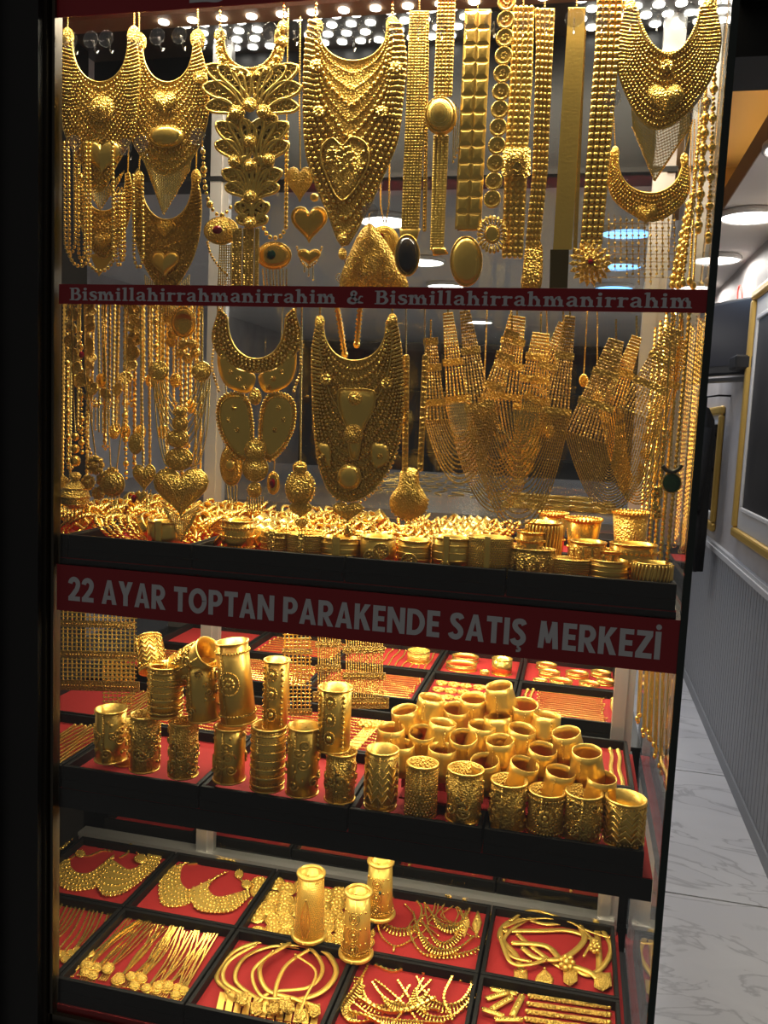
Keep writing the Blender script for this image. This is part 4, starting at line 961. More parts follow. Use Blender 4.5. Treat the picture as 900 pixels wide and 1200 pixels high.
# ------------------------------------------------------------------ draped multi-strand necklaces
def draped(label, Lx, Rx, nst, low, Y, mt='old', lw=(10, 26), blocks=(), r=1.45, hook=True):
    """two straps widening downward and a sheaf of sagging strands between them. Lx/Rx: (top, bottom) centres"""
    T = Hang('draped_necklace', label, NK, (Lx[0][0] + Rx[0][0]) / 2, Lx[0][1], Y)
    ends = []
    for k, (t, b_) in enumerate((Lx, Rx)):
        t = np.array(t, float); b_ = np.array(b_, float); d = (b_ - t) / np.linalg.norm(b_ - t); v = np.array([-d[1], d[0]])
        if v[0] < 0: v = -v
        l_ = [t - v * lw[0] / 2, b_ - v * lw[1] / 2]; r_ = [t + v * lw[0] / 2, b_ + v * lw[1] / 2]
        strap(T, l_, r_, max(4, int(lw[1] / 4.2)), 3.6, mt, 'strap_links', 1.9, .8, back=False)
        for f in blocks:
            c = t + (b_ - t) * f; w = (lw[0] + (lw[1] - lw[0]) * f) / 2 + 1.5
            MB().plate(T.pts([c - v * w - d * 4, c + v * w - d * 4, c + v * w + d * 4, c - v * w + d * 4], .001), T.nrm, .0025).obj('spacer_bar', G['old'], T.root, False)
        hanger(T, [t, t + ((0 if k == 0 else 0), -26)], 1.7)
        ends.append((l_[1], r_[1]))
    (l0, l1), (r0, r1) = ends
    for i in range(nst):
        f = i / (nst - 1.)
        a = l0 + (l1 - l0) * f; b_ = r1 + (r0 - r1) * f
        base = max(a[1], b_[1]); sag = (low[0] + (low[1] - low[0]) * (1 - f)) - (a[1] + b_[1]) / 2
        t_ = np.linspace(0, 1, 26); p = a + (b_ - a) * t_[:, None]; p[:, 1] += sag * (1 - np.abs(2 * t_ - 1) ** 2.2)
        p[:, 0] += 0
        MB().chain(T.pts(p, .0006 * (i % 3)), r * T.k, ref=T.nrm).obj('strand', G[mt], T.root, False)
    return T
draped('draped gold necklace of nine strands with barrel-clasp straps left of the others', ((505, 400), (511, 492)), ((600, 392), (574, 470)), 11, (510, 566), .050, 'old', (14, 26), (.0, .33, .78))
draped('draped gold necklace with narrow square-buckle straps of fine mesh', ((525, 368), (536, 470)), ((660, 380), (628, 470)), 14, (540, 600), .064, 'bead', (12, 28), (.55, .98))
draped('long draped gold necklace with wide flower-set bead straps', ((545, 366), (562, 478)), ((668, 372), (652, 484)), 16, (520, 622), .040, 'old', (12, 32), (.4, .98))
draped('draped gold necklace with lattice straps between the bead straps', ((606, 372), (590, 466)), ((634, 392), (622, 480)), 10, (500, 560), .078, 'bead', (20, 40), (.3, .6, .98))
draped('large draped gold necklace with broad lattice straps and dark bars by the chains', ((722, 400), (686, 512)), ((790, 386), (748, 486)), 18, (540, 598), .036, 'old', (18, 52), (.34, .66))
draped('draped gold necklace with slim lattice straps behind the broad one', ((746, 396), (716, 480)), ((800, 400), (770, 500)), 10, (560, 590), .062, 'bead', (12, 30), (.5,))
for i, (xa, xb) in enumerate(((600, 596), (690, 684), (700, 700), (572, 566), (640, 644))):
    T = Hang('fine_chain', 'thin gold chain hanging alone behind the draped necklaces', 'chain', xa, 340, .10, 'thin chains behind the draped necklaces')
    MB().chain(T.pts([(xa, 338), (xb, 420 + 20 * i)]), 1.2 * T.k, ref=T.nrm).obj('links', G['old'], T.root, False); medal(T, xb, 426 + 20 * i, 5, 7, .003, 'fil', 'drop')
# dense rope chains against the side glass
for i in range(12):
    xt = 790 + i * 2.3 - (i % 2) * 3; Y = .03 + .034 * i
    T = Hang('rope_chain', 'thick gold rope chain in the bundle against the side glass', 'chain', xt, 345, Y, 'bundle of rope chains at the side glass')
    e = PY([(xt + 8, 340)], Y)[0]; e2 = PY([(xt - 16, 640 + 40 * (i < 9) - i * 2)], Y)[0]
    X = .140 - .006 * (i % 3); a = np.array([X - .002 * (i % 3), Y, 1.745]); b2 = np.array([X - .003, Y, 1.352 + .004 * (i % 4)])
    MB().chain(np.array([a, b2]) - T.o, .0036, .0078, 6, ref=(0, 1, 0)).obj('links', G['bead' if i % 3 else 'or'], T.root, False)
    MB().ring(b2 - T.o - (0, 0, .004), .004, .0009).obj('end_ring', G['bead'], T.root)
T = Hang('pearl_cluster', 'gold bead cluster tassel hanging beside the rope chains', 'pendant', 776, 490, .030)
beadstrand(T, [(779, 505), (774, 570)], 3.2, 'bead'); 
m = MB(); rs = np.random.RandomState(5); q = np.stack([770 + rs.uniform(-5, 5, 22), rs.uniform(572, 606, 22)], 1); m.balls(T.pts(q, .001), 3.4 * T.k); m.obj('cluster_beads', G['bead'], T.root, True, 'stuff'); hanger(T, [(779, 505), (784, 420), (790, 345)], 1.5)
T = Hang('enamel_medal', 'round dark green medal under a curved clip bar near the rope chains', 'pendant', 787, 540, .018)
MB().dome(T.pts(ell(787, 566, 11, 11.5, 24)), T.nrm, .002, 3, .001, .3).obj('medal', GREEN, T.root); MB().tube(T.pts(ell(787, 566, 11, 11.5, 26), .001), .001, 5, True, ref=T.nrm).obj('medal_rim', G['old'], T.root)
MB().tube(T.pts(spline([(776, 546), (781, 551), (788, 553), (795, 550), (799, 545)], 5)), .0032, 8, ref=T.nrm).obj('clip_bar', mat('dark_pewter', (.10, .09, .06), .35, .9), T.root); hanger(T, [(787, 548), (790, 440), (795, 345)], .8)
# ------------------------------------------------------------------ upper shelf: bangles and bracelets
random.seed(21)
PAD1 = Z1 - .018
def twisted_ring(R, r, n=44, turns=11):
    a = 2 * PI * np.arange(n) / n; m = MB()
    for ph in (0, PI):
        w = a * turns + ph
        p = np.stack([(R + r * .55 * np.cos(w)) * np.cos(a), (R + r * .55 * np.cos(w)) * np.sin(a), r * .55 * np.sin(w)], 1)
        m.tube(p, r * .62, 5, True, ref=(0, 0, 1))
    return m
BR = 'bracelet'
bang = twisted_ring(.0275, .0036).mesh('twisted_bangle'); bang.materials.append(G['bead'])
bead_b = MB(); a_ = np.linspace(0, 2 * PI, 26, endpoint=False); bead_b.balls(np.stack([.0275 * np.cos(a_), .0275 * np.sin(a_), 0 * a_], 1), .0038, q=(6, 2)); bead_b = bead_b.mesh('ball_bangle'); bead_b.materials.append(G['or'])
rib = MB().lathe([(.026, -.007), (.0285, -.007), (.0295, -.0035), (.0285, 0), (.0295, .0035), (.0285, .007), (.026, .007)], 30, closed=True).mesh('ribbed_bangle'); rib.materials.append(G['bead'])
def loose(name, me, loc, rot, label, grp):
    o = bpy.data.objects.new(name, me); COL.objects.link(o); o.location = loc; o.rotation_euler = rot
    return tag(o, label, BR, grp)
KD = {'twisted_bangle': 'twisted gold bangle', 'ball_bangle': 'gold bangle of small balls', 'ribbed_bangle': 'ribbed gold band bangle'}
DS = ['by the post', 'under the large heart cascade', 'under the teardrop-loop bib', 'under the vase-panel bib']
rows_ = [(.085, .0), (.145, .004), (.205, .008), (.285, .006), (.345, .010), (.405, .012)]
for c in (0, 1, 2, 3):
    x0, x1 = C1[c] + .030, C1[c + 1] - .030
    if c == 0: x0 = -.93
    for ri, (y, dz) in enumerate(rows_):
        n = int((x1 - x0) / .0145)
        lean = .85 * (1 if (c + ri) % 2 else -1)
        for i in range(n + 1):
            x = x0 + (x1 - x0) * i / n
            me = (bang, bang, rib, bead_b)[(c + ri * 2 + (i // 5)) % 4]
            t = lean + random.uniform(-.12, .12)
            R = .030
            z = PAD1 + R * abs(math.cos(PI / 2 - abs(t))) * .98 + .003
            nm = me.name.split('.')[0]; wh = 'front' if ri < 3 else 'rear'
            loose(nm, me, (x, y + random.uniform(-.008, .008), z + .001), (random.uniform(-.1, .1), t, random.uniform(-.25, .25)), '%s leaning in the %s upper-shelf tray %s' % (KD[nm], wh, DS[c]), '%ss, %s tray %s' % (KD[nm], wh, DS[c]))
# shaped bracelets standing at the front
TOPY = {186: 612, 272: 611, 318: 624, 353: 627, 394: 631, 438: 630, 482: 634, 527: 631, 570: 631, 622: 644, 634: 613, 620: 624, 682: 610, 737: 602, 646: 603, 668: 656, 688: 636, 713: 658, 712: 646, 742: 639, 764: 661}
def bandring(name, label, px, py, rx, ry, h, Y, mt='fil', kind='plain', tilt=0, grp=None, flare=0, z=None, seg=40):
    """oval bracelet standing on its edge; px,py = bottom centre of its front"""
    p = PY([(px, py)], Y)[0]
    zb = PAD1 if z is None else z
    if z is None and px in TOPY: h = max(h, PY([(px, TOPY[px])], Y)[0][2] - zb)
    t = empty(name, (p[0], Y + ry, zb), label, BR, grp, tilt)
    t['height'] = h
    a = 2 * PI * np.arange(seg) / seg; m = MB(); th = .0016
    prof = [(1, 0), (1 + flare * .2, h * .5), (1 + flare, h)] if flare else [(1, 0), (1.02, h * .5), (1, h)]
    V = []
    for off in (0, -th):
        for s_, z_ in (prof if off == 0 else prof[::-1]):
            V.append(np.stack([(rx * s_ + off) * np.cos(a), (ry * s_ + off) * np.sin(a), np.full(seg, z_)], 1))
    n = len(V); i = np.arange(seg); j = (i + 1) % seg
    m.add(np.vstack(V), [np.stack([k * seg + i, k * seg + j, ((k + 1) % n) * seg + j, ((k + 1) % n) * seg + i], 1) for k in range(n)])
    band = m.obj('band', G[mt], t)
    def at(th_, z_, lift=.001):
        s_ = 1 + (flare * (z_ / h) ** 2 if flare else 0)
        return (( rx * s_ + lift) * math.cos(th_), (ry * s_ + lift) * math.sin(th_), z_)
    m = MB()
    for z_ in (.0012, h - .0012): m.tube([at(q, z_, .0006) for q in a], .0011, 5, True, ref=(0, 0, 1))
    m.obj('rim_wire', G['bead'], t)
    m = MB()
    if kind == 'mesh':
        nz = max(3, int(h / .0034)); m.balls([at(q + (k % 2) * .05, (k + .5) * h / nz) for k in range(nz) for q in np.linspace(0, 2 * PI, 56, endpoint=False)], .0017, q=(5, 2)); m.obj('mesh_links', G['bead'], t, True, 'stuff')
    elif kind == 'ribs':
        for k in range(1, 5): m.tube([at(q, h * k / 5) for q in a], .0013, 5, True, ref=(0, 0, 1))
        m.obj('ribs', G['sm'], t)
    elif kind == 'crown':
        m.balls([at(q, h + .001, .0) for q in np.linspace(0, 2 * PI, 30, endpoint=False)], .0028); m.balls([at(q, h * .45, .001) for q in np.linspace(0, 2 * PI, 34, endpoint=False)], .002, q=(5, 2)); m.obj('crown_beads', G['or'], t, True, 'stuff')
    elif kind == 'squares':
        for q in np.linspace(0, 2 * PI, 12, endpoint=False):
            u = np.array((-math.sin(q), math.cos(q), 0)) * rx * .2; c = np.array(at(q, h / 2, .0005)); zz = np.array((0, 0, h * .38)); nn = np.array((math.cos(q), math.sin(q), 0))
            MB().dome([c - u - zz, c + u - zz, c + u + zz, c - u + zz], nn, .0015, 2, .0005).obj('square_link', G['fil'], t, False)
        m.balls([at(q, h / 2, .0015) for q in np.linspace(0, 2 * PI, 12, endpoint=False)], .0024); m.obj('link_studs', G['bead'], t, True, 'stuff')
    elif kind == 'twist':
        for k in range(14):
            q0 = -PI / 2 - 1.3 + k * .2; m.tube([at(q0 + .22 * f, h * f, .0016) for f in np.linspace(0.05, .95, 7)], .0018, 5, ref=(0, 0, 1))
        m.obj('slanted_ribs', G['sm'], t)
    elif kind == 'studs':
        m.balls([at(q, h * f, .0015) for f in (.25, .55, .8) for q in np.linspace(0, 2 * PI, 30, endpoint=False)], .0024); m.obj('studs', G['bead'], t, True, 'stuff')
    return t, at
def clasp(t, at, h, th=-PI / 2, w=.009, mt='sm', disc=None):
    h = max(h, t['height']) if not disc else h + t['height'] * .3
    c = np.array(at(th, h / 2, .001)); u = np.array((-math.sin(th), math.cos(th), 0)); n = np.array((math.cos(th), math.sin(th), 0)); z = np.array((0, 0, 1))
    if disc:
        m = MB(); a = np.linspace(0, 2 * PI, 24, endpoint=False); poly = c + disc * (np.cos(a)[:, None] * u + np.sin(a)[:, None] * z); m.dome(poly, n, .0012, 3, .0022, .3); o = m.obj('coin_face', G[mt], t)
        m = MB(); m.balls(c + disc * .86 * (np.cos(a)[:, None] * u + np.sin(a)[:, None] * z) + n * .003, .001, q=(5, 2)); m.ring(c + n * .0024, disc, .0012, n); m.obj('coin_edge', G['bead'], o, True, 'stuff')
    else:
        q = h * .55; MB().dome([c - u * w / 2 - z * q, c + u * w / 2 - z * q, c + u * w / 2 + z * q, c - u * w / 2 + z * q], n, .0015, 2, .0022, .35).obj('clasp', G[mt], t, False)
F_ = .03
t, at = bandring('strap_bracelet', 'smooth gold strap bracelet with a square buckle below the large heart', 186, 626, .030, .024, .015, .016, 'sm', 'plain'); clasp(t, at, .015, w=.012)
bandring('ball_bracelet', 'wide gold bracelet covered in round studs next to the heart fringe', 272, 634, .026, .024, .024, .018, 'or', 'studs', .1)
t, at = bandring('ornate_bracelet', 'narrow gold bracelet with a small ornate block clasp', 318, 640, .024, .022, .014, .02, 'fil', 'ribs'); clasp(t, at, .02, w=.012, mt='old')
t, at = bandring('mesh_bracelet', 'hatched gold mesh bracelet with a plain tube clasp under the flower locket', 353, 644, .030, .024, .017, .016, 'fine', 'mesh'); clasp(t, at, .018, w=.010, mt='old')
t, at = bandring('band_bracelet', 'gold bracelet of smooth bands with a rectangular clasp under the teardrop', 394, 648, .032, .024, .017, .016, 'sm', 'ribs'); clasp(t, at, .019, w=.013, mt='sm')
t, at = bandring('coin_bracelet', 'gold bracelet with two large dark coins stacked on its front', 438, 655, .028, .024, .020, .016, 'br', 'plain'); clasp(t, at, .020, -PI / 2 - .1, disc=.0135, mt='old'); clasp(t, at, .044, -PI / 2 + .35, disc=.0125, mt='old')
t, at = bandring('coin_bracelet', 'gold bracelet with a single dark coin turned to the glass', 482, 656, .026, .024, .019, .018, 'br', 'ribs', -.1); clasp(t, at, .020, -PI / 2, disc=.0125, mt='old')
t, at = bandring('layered_bracelet', 'layered gold wire bracelet with an oval locking charm', 527, 662, .032, .024, .026, .016, 'sm', 'ribs'); clasp(t, at, .020, -PI / 2 - .2, w=.010); clasp(t, at, .014, -PI / 2 - .2, disc=.007, mt='old')
t, at = bandring('wide_mesh_bracelet', 'wide hatched gold cuff bracelet with a square lock beside the tray divider', 570, 666, .034, .026, .026, .014, 'fine', 'mesh'); clasp(t, at, .020, w=.009, mt='sm')
for i, (px, py, Y, mt, kd) in enumerate(((418, 612, .26, 'or', 'mesh'), (455, 622, .12, 'bead', 'ribs'), (500, 628, .10, 'or', 'mesh'), (546, 634, .11, 'or', 'studs'), (584, 640, .10, 'bead', 'mesh'), (470, 612, .22, 'or', 'mesh'), (520, 616, .22, 'bead', 'studs'), (565, 622, .22, 'or', 'mesh'), (300, 615, .14, 'or', 'mesh'), (335, 620, .10, 'bead', 'ribs'), (372, 622, .12, 'or', 'mesh'), (408, 628, .10, 'bead', 'studs'), (255, 606, .16, 'or', 'mesh'))):
    bandring('pile_bracelet', 'gold %s bracelet standing upright among the packed bangles' % {'mesh': 'mesh', 'ribs': 'ribbed', 'studs': 'studded'}[kd], px, py, .029, .024, .024, Y, mt, kd, random.uniform(-.3, .3), '%s bracelets among the bangles' % {'mesh': 'mesh', 'ribs': 'ribbed', 'studs': 'studded'}[kd], z=PAD1 + .018)
# right hand tray
bandring('square_link_bracelet', 'gold bracelet of engraved square plates standing at the divider', 622, 672, .034, .022, .024, .016, 'old', 'squares')
bandring('twist_cuff', 'tall gold cuff with slanted ribs behind the square-plate bracelet', 634, 648, .028, .028, .044, .075, 'or', 'twist')
bandring('filigree_cuff', 'gold filigree cuff with arched top behind the square-plate bracelet', 620, 650, .022, .024, .040, .055, 'or', 'studs')
bandring('crown_cuff', 'flared gold crown cuff with a beaded top edge', 682, 645, .022, .022, .046, .16, 'or', 'crown', flare=.34)
bandring('crown_cuff', 'taller flared gold cuff with a jagged pierced rim', 737, 648, .022, .022, .060, .15, 'fil', 'crown', flare=.30)
bandring('crown_cuff', 'flared gold cuff half hidden behind the slanted-rib cuff', 646, 640, .020, .020, .056, .24, 'or', 'crown', flare=.30)
bandring('oval_bangle', 'hollow oval gold bangle with a fine net surface lying in front', 668, 674, .028, .020, .014, .020, 'fine', 'mesh')
bandring('name_cuff', 'gold cuff with raised letter-like bars behind the oval bangle', 688, 660, .027, .024, .030, .050, 'or', 'squares')
bandring('wave_bracelet', 'low gold bracelet with a wavy band beside the oval bangle', 713, 680, .027, .022, .017, .016, 'br', 'ribs')
bandring('fretwork_cuff', 'fretwork gold cuff behind the wavy bracelet', 712, 664, .026, .022, .024, .055, 'or', 'squares')
bandring('medallion_cuff', 'gold cuff of round medallion links near the side glass', 742, 664, .035, .026, .030, .055, 'or', 'studs')
bandring('braid_bracelet', 'thick braided gold bracelet at the end of the tray by the side glass', 764, 684, .028, .022, .019, .016, 'br', 'twist')
bandring('stacked_cuff', 'plain gold cuff seen between the two crown cuffs', 712, 650, .022, .022, .026, .12, 'or', 'ribs')
for o in bpy.data.objects:
    if 'height' in o: del o['height']
# ------------------------------------------------------------------ middle shelf: embossed cuffs
PAD2 = Z2 - .018
def cuff(label, px, ytop, ybot, w, Y, kind, mt='fil', taper=.0, tilt=(0, 0), z=None, grp=None, seg=36, lie=None):
    """open tube cuff; px,ybot = foot of its front, ytop = front of its upper rim"""
    k = mpp(Y - .02); r = w * k / 2
    base = PY([(px, ybot)], Y - r)[0]; top = PY([(px, ytop)], Y - r)[0]
    h = top[2] - base[2]
    zb = base[2] if z is None else z
    t = empty('cuff_bracelet', (base[0], Y, zb), label, BR, grp)
    t.rotation_euler = (tilt[0], tilt[1], 0)
    r0, r1 = r * (1 + taper), r * (1 - taper); th = .0014
    rad = lambda f: r0 + (r1 - r0) * f
    MB().lathe([(rad(0), 0), (rad(.5), h / 2), (rad(1), h), (rad(1) - th, h), (rad(.5) - th, h / 2), (rad(0) - th, 0)], seg, closed=True).obj('band', G[mt], t)
    at = lambda a, f, l=.0006: ((rad(f) + l) * math.cos(a), (rad(f) + l) * math.sin(a), h * f)
    A = np.linspace(0, 2 * PI, seg, endpoint=False)
    for f in (.012, .988): MB().tube([at(a, f, .0004) for a in A], .0019, 6, True, ref=(0, 0, 1)).obj('rim', G['sm'], t)
    rs = np.random.RandomState(int(px)); m = MB(); FR = -PI / 2
    def curl(a0, f0, s, d=1, n=14, turns=1.4):
        q = np.linspace(0, 1, n); R_ = s * (1 - .8 * q); an = d * q * turns * 2 * PI
        return [at(a0 + x / r, f0 + y / h, .0012) for x, y in zip(R_ * np.cos(an), R_ * np.sin(an))]
    if kind == 'ribbed':
        for f in np.linspace(.1, .9, 7): m.tube([at(a, f, .001) for a in A], .0020, 5, True, ref=(0, 0, 1)); m.balls([at(a, f + .05, .001) for a in A], .0011, q=(5, 2))
        m.obj('rope_bands', G['bead'], t, True, 'stuff')
    elif kind in ('vine', 'paisley'):
        for j in range(16):
            a0 = rs.uniform(0, 2 * PI); f0 = rs.uniform(.16, .84); m.tube(curl(a0, f0, rs.uniform(.007, .012), rs.choice((-1, 1))), .0017, 5, ref=(0, 0, 1))
        for j in range(34): m.balls([at(rs.uniform(0, 2 * PI), rs.uniform(.1, .9), .001)], rs.uniform(.0022, .0040), (1, 1, 1))
        m.obj('scrollwork', G['sm' if kind == 'vine' else 'bead'], t, True, 'stuff')
    elif kind == 'rosette':
        for q in range(10): an = q * PI / 5; m.balls([at(FR + .0085 * math.cos(an) / r, .52 + .0085 * math.sin(an) / h, .001)], .0036, q=(8, 4))
        m.balls([at(FR, .52, .0015)], .0048, q=(8, 4)); m.obj('rosette', G['sm'], t)
        m = MB(); m.balls([at(FR + .017 * math.cos(an) / r, .52 + .019 * math.sin(an) / h, .001) for an in np.linspace(0, 2 * PI, 26, endpoint=False)], .0024)
        for f in (.12, .88): m.balls([at(a, f, .001) for a in A], .0024)
        m.obj('beading', G['bead'], t, True, 'stuff')
    elif kind == 'beadoval':
        for f0 in (.25, .55, .82): m.balls([at(FR + .008 * math.cos(an) / r, f0 + .010 * math.sin(an) / h, .001) for an in np.linspace(0, 2 * PI, 14, endpoint=False)], .0024); m.balls([at(FR, f0, .001)], .0052, q=(8, 4))
        m.balls([at(FR + s_ * .8, f, .001) for s_ in (-1, 1) for f in np.linspace(.1, .9, 11)], .0034); m.obj('oval_beading', G['bead'], t, True, 'stuff')
    elif kind == 'lattice':
        nz = int(h / .0052)
        m.balls([at(a + (i % 2) * PI / 30, (i + .5) / nz, .0006) for i in range(nz) for a in np.linspace(0, 2 * PI, 30, endpoint=False)], .0021, q=(5, 2)); m.obj('lattice_studs', G['bead'], t, True, 'stuff')
    elif kind == 'zigzag':
        for o_ in (0, .14, .28, .42, .56):
            m.tube([at(a, .22 + o_ + .07 * (1 if i % 2 else -1), .0012) for i, a in enumerate(np.linspace(0, 2 * PI, 20, endpoint=False))], .0018, 5, True, ref=(0, 0, 1))
        m.balls([at(a, f, .001) for f in (.1, .9) for a in A], .0016, q=(5, 2)); m.obj('zigzag_wire', G['bead'], t, True, 'stuff')
    # hinge pin down the front
    a = FR + rs.uniform(-.5, .1); MB().tube([at(a, .03, .001), at(a, .97, .001)], .0016, 6, ref=(0, 1, .2)).obj('hinge', G['old'], t)
    return t
Yc = .036
cuff('squat gold cuff with raised balls and scrolls nearest the post', 120, 836, 896, 41, Yc, 'vine', 'br')
cuff('gold cuff with a woven front strip, second from the post', 161, 842, 907, 38, Yc, 'paisley', 'old')
cuff('gold cuff pierced with dark leaf shapes', 207, 850, 914, 38, Yc, 'paisley', 'fil')
cuff('gold cuff with a single long curl down its front', 261, 856, 920, 41, Yc, 'vine', 'br')
cuff('gold cuff wound with stacked rope rings standing on the tray', 306, 856, 930, 43, Yc, 'ribbed', 'br')
cuff('gold cuff with leaf scrolls beneath the bead-oval cuff', 348, 856, 936, 41, Yc, 'vine', 'br')
cuff('low gold cuff with fine paisley engraving under the mosaic cuff', 393, 886, 943, 38, Yc, 'paisley', 'fil')
cuff('gold cuff half hidden behind the squat ball cuff', 140, 815, 862, 36, .090, 'vine', 'br', z=PAD2)
cuff('gold cuff of rope rings balanced on two lower cuffs', 184, 784, 843, 44, .046, 'ribbed', 'sm')
cuff('gold cuff with a paisley flower leaning on the rope-ring cuff', 232, 780, 848, 40, .046, 'paisley', 'br', .06, (0, -.10))
cuff('tall gold cuff with a large round rosette leaning on its neighbours', 272, 756, 852, 44, .046, 'rosette', 'br', .05, (0, -.12))
cuff('slim gold cuff with ovals of beads down the front', 317, 776, 858, 32, .050, 'beadoval', 'br')
cuff('gold cuff with a chequered mosaic heart standing above the paisley one', 385, 810, 884, 42, .046, 'beadoval', 'br')
cuff('gold cuff lying tipped over on top of the stacked cuffs', 203, 738, 790, 42, .060, 'paisley', 'br', .03, (.25, .95))
cuff('small gold cuff tilted on its side over the rope-ring cuff', 172, 748, 790, 34, .064, 'zigzag', 'br', .02, (-.5, -.5))
cuff('open gold cuff lying beneath the tipped cuff', 196, 766, 800, 30, .070, 'ribbed', 'sm', .02, (-.9, .3))
cuff('gold cuff with crossing rope bands at the left foot of the pyramid', 441, 884, 952, 40, Yc, 'zigzag', 'br')
cuff('gold cuff of dense pierced lattice under the pyramid', 489, 900, 961, 38, Yc, 'lattice', 'fil')
cuff('gold cuff with fan engraving under the pyramid', 540, 908, 967, 43, Yc, 'paisley', 'fil')
cuff('gold cuff with bold curling vines left of the tray joint', 592, 922, 976, 43, Yc, 'vine', 'fil')
cuff('gold cuff engraved with a large flower under the pyramid', 637, 934, 984, 43, Yc, 'rosette', 'fil')
cuff('gold cuff with a peacock-feather engraving under the pyramid', 681, 936, 990, 43, Yc, 'paisley', 'fil')
cuff('gold cuff with slanted feather panels at the right end of the tray', 731, 944, 996, 46, Yc, 'zigzag', 'br')

# smooth flared cuffs heaped in a pyramid on a stepped riser
fc = MB().lathe([(.0290, -.028), (.0272, -.012), (.0240, .008), (.0234, .020), (.0222, .020), (.0228, .008), (.0260, -.012), (.0278, -.028)], 32, closed=True).mesh('flared_cuff'); fc.materials.append(G['br'])
sm_ = MB(); sm_.tube([(0, -.0288, -.027), (0, -.0272, -.012), (0, -.0242, .008), (0, -.0236, .019)], .0007, 5, ref=(1, 0, 0)); seam = sm_.mesh('seam'); seam.materials.append(G['old'])
FL = [(585, 820, .19), (502, 834, .17), (473, 848, .15), (532, 846, .18), (553, 834, .20), (583, 858, .16), (613, 841, .19), (639, 855, .17), (515, 864, .13), (492, 874, .12), (562, 867, .14), (609, 871, .14), (665, 876, .13), (455, 870, .11), (466, 890, .085), (515, 895, .085), (541, 880, .11), (585, 885, .11), (634, 895, .11), (688, 899, .085), (567, 909, .075), (611, 913, .075), (655, 923, .070), (704, 930, .070)]
for i, (x, y, Y) in enumerate(FL):
    p = PY([(x, y)], Y - .02)[0]
    o = bpy.data.objects.new('flared_cuff', fc); COL.objects.link(o); o.location = (p[0], Y, p[2])
    o.rotation_euler = (random.uniform(-.05, .28), random.uniform(-.16, .16), random.uniform(-.5, .5))
    tag(o, 'plain polished flared gold cuff in the pyramid heap', BR, 'smooth flared cuffs in the pyramid')
    s_ = bpy.data.objects.new('seam', seam); COL.objects.link(s_); s_.parent = o
rz = empty('velvet_riser', (-.085, .15, Z2 + .0005), 'stepped red velvet riser under the heap of smooth flared cuffs', 'riser')
for k, (y0, y1, z1, xa, xb) in enumerate(((.062, .105, .003, -.165, .16), (.105, .150, .026, -.17, .13), (.150, .215, .063, -.15, .10))): MB().box((xa, y0 - .15, 0), (xb, y1 - .15, z1)).obj('step', RED, rz, False)

# ------------------------------------------------------------------ mesh curtains hanging above the middle shelf
DARKG = bump(mat('dark_gold_band', (.34, .22, .06), .38, .9), 'voronoi', 400, 1, .002)
def curtain(label, x0, x1, y0, y1, Y, bands, px=5.2, py=5.0, mt='bead', slope=.0, vertical=False):
    T = Hang('mesh_collar', label, NK, (x0 + x1) / 2, y0, Y); m = MB(); sl = lambda x, y: y + (x - x0) * slope
    xs = np.arange(x0 + 2, x1 - 1, px)
    for x in xs: m.chain(T.pts([(x, sl(x, y0)), (x, sl(x, y1))]), 1.15 * T.k, (3.4 if vertical else 5.0) * T.k, ref=T.nrm, lo=.6)
    m.obj('vertical_chains', G[mt], T.root, False, 'stuff')
    if not vertical:
        m = MB()
        for y in np.arange(y0 + 2, y1, py): m.tube(T.pts([(x0, sl(x0, y)), (x1, sl(x1, y))], .0004), .95 * T.k, 4, ref=T.nrm)
        m.obj('cross_wires', G[mt], T.root, False, 'stuff')
    for (b0, b1, xa, xb) in bands:
        q = [(xa, sl(xa, b0)), (xb, sl(xb, b0)), (xb, sl(xb, b1)), (xa, sl(xa, b1))]
        MB().plate(T.pts(q, .0006), T.nrm, .0022).obj('border_band', DARKG, T.root, False)
        MB().balls(T.pts([(x, sl(x, (b0 + b1) / 2)) for x in np.arange(xa + 2, xb - 1, 3.6)], .003), 1.3 * T.k, q=(5, 2)).obj('band_beads', G['bead'], T.root, True, 'stuff')
    return T
curtain('gold mesh collar with three dark pierced bands hanging by the post', 72, 160, 690, 800, .20, [(726, 734, 70, 158), (762, 770, 70, 160), (796, 808, 72, 164)], slope=.03)
curtain('narrow gold mesh strip hanging from the wide pierced collar', 120, 158, 770, 830, .215, [(800, 806, 118, 160)], slope=.03)
curtain('gold mesh strap hanging between the bead-oval cuff and the mosaic cuff', 332, 365, 700, 834, .17, [(760, 766, 331, 366), (830, 838, 330, 366)], 4.8, 4.6)
curtain('curtain of fine gold chains with two figured bands', 404, 450, 700, 818, .15, [(757, 765, 402, 451), (788, 796, 402, 452), (817, 830, 403, 456)], 2.8, 5, 'old', .0, True)
curtain('short curtain of fine gold chains ending in a pierced band at the mosaic cuff', 371, 400, 700, 812, .16, [(752, 758, 370, 401), (779, 787, 370, 400), (810, 822, 367, 398)], 2.8, 5, 'old', .0, True)
T = Hang('chain_tassel', 'cascade of gold chain ends tapering down along the side glass', NK, 775, 770, .12)
for i in range(22):
    f = i / 21.; x = 750 + 34 * f; y1 = 838 + 82 * f ** 1.1 + random.uniform(-14, 8); Yb = .06 + .10 * (1 - f)
    o_ = T.pts([(x, 760), (x - 4, y1)]); o_[:, 1] += 0
    MB().chain(o_ + (0, (i % 4) * .008 - .01, 0), random.uniform(.8, 1.5) * T.k, ref=T.nrm).obj('chain_end', G['bead' if i % 3 else 'or'], T.root, False)
    MB().balls(o_[1:2] + (0, (i % 4) * .008 - .01, 0), 2.4 * T.k, (1, 1, 1.6)).obj('end_bead', G['bead'], T.root)

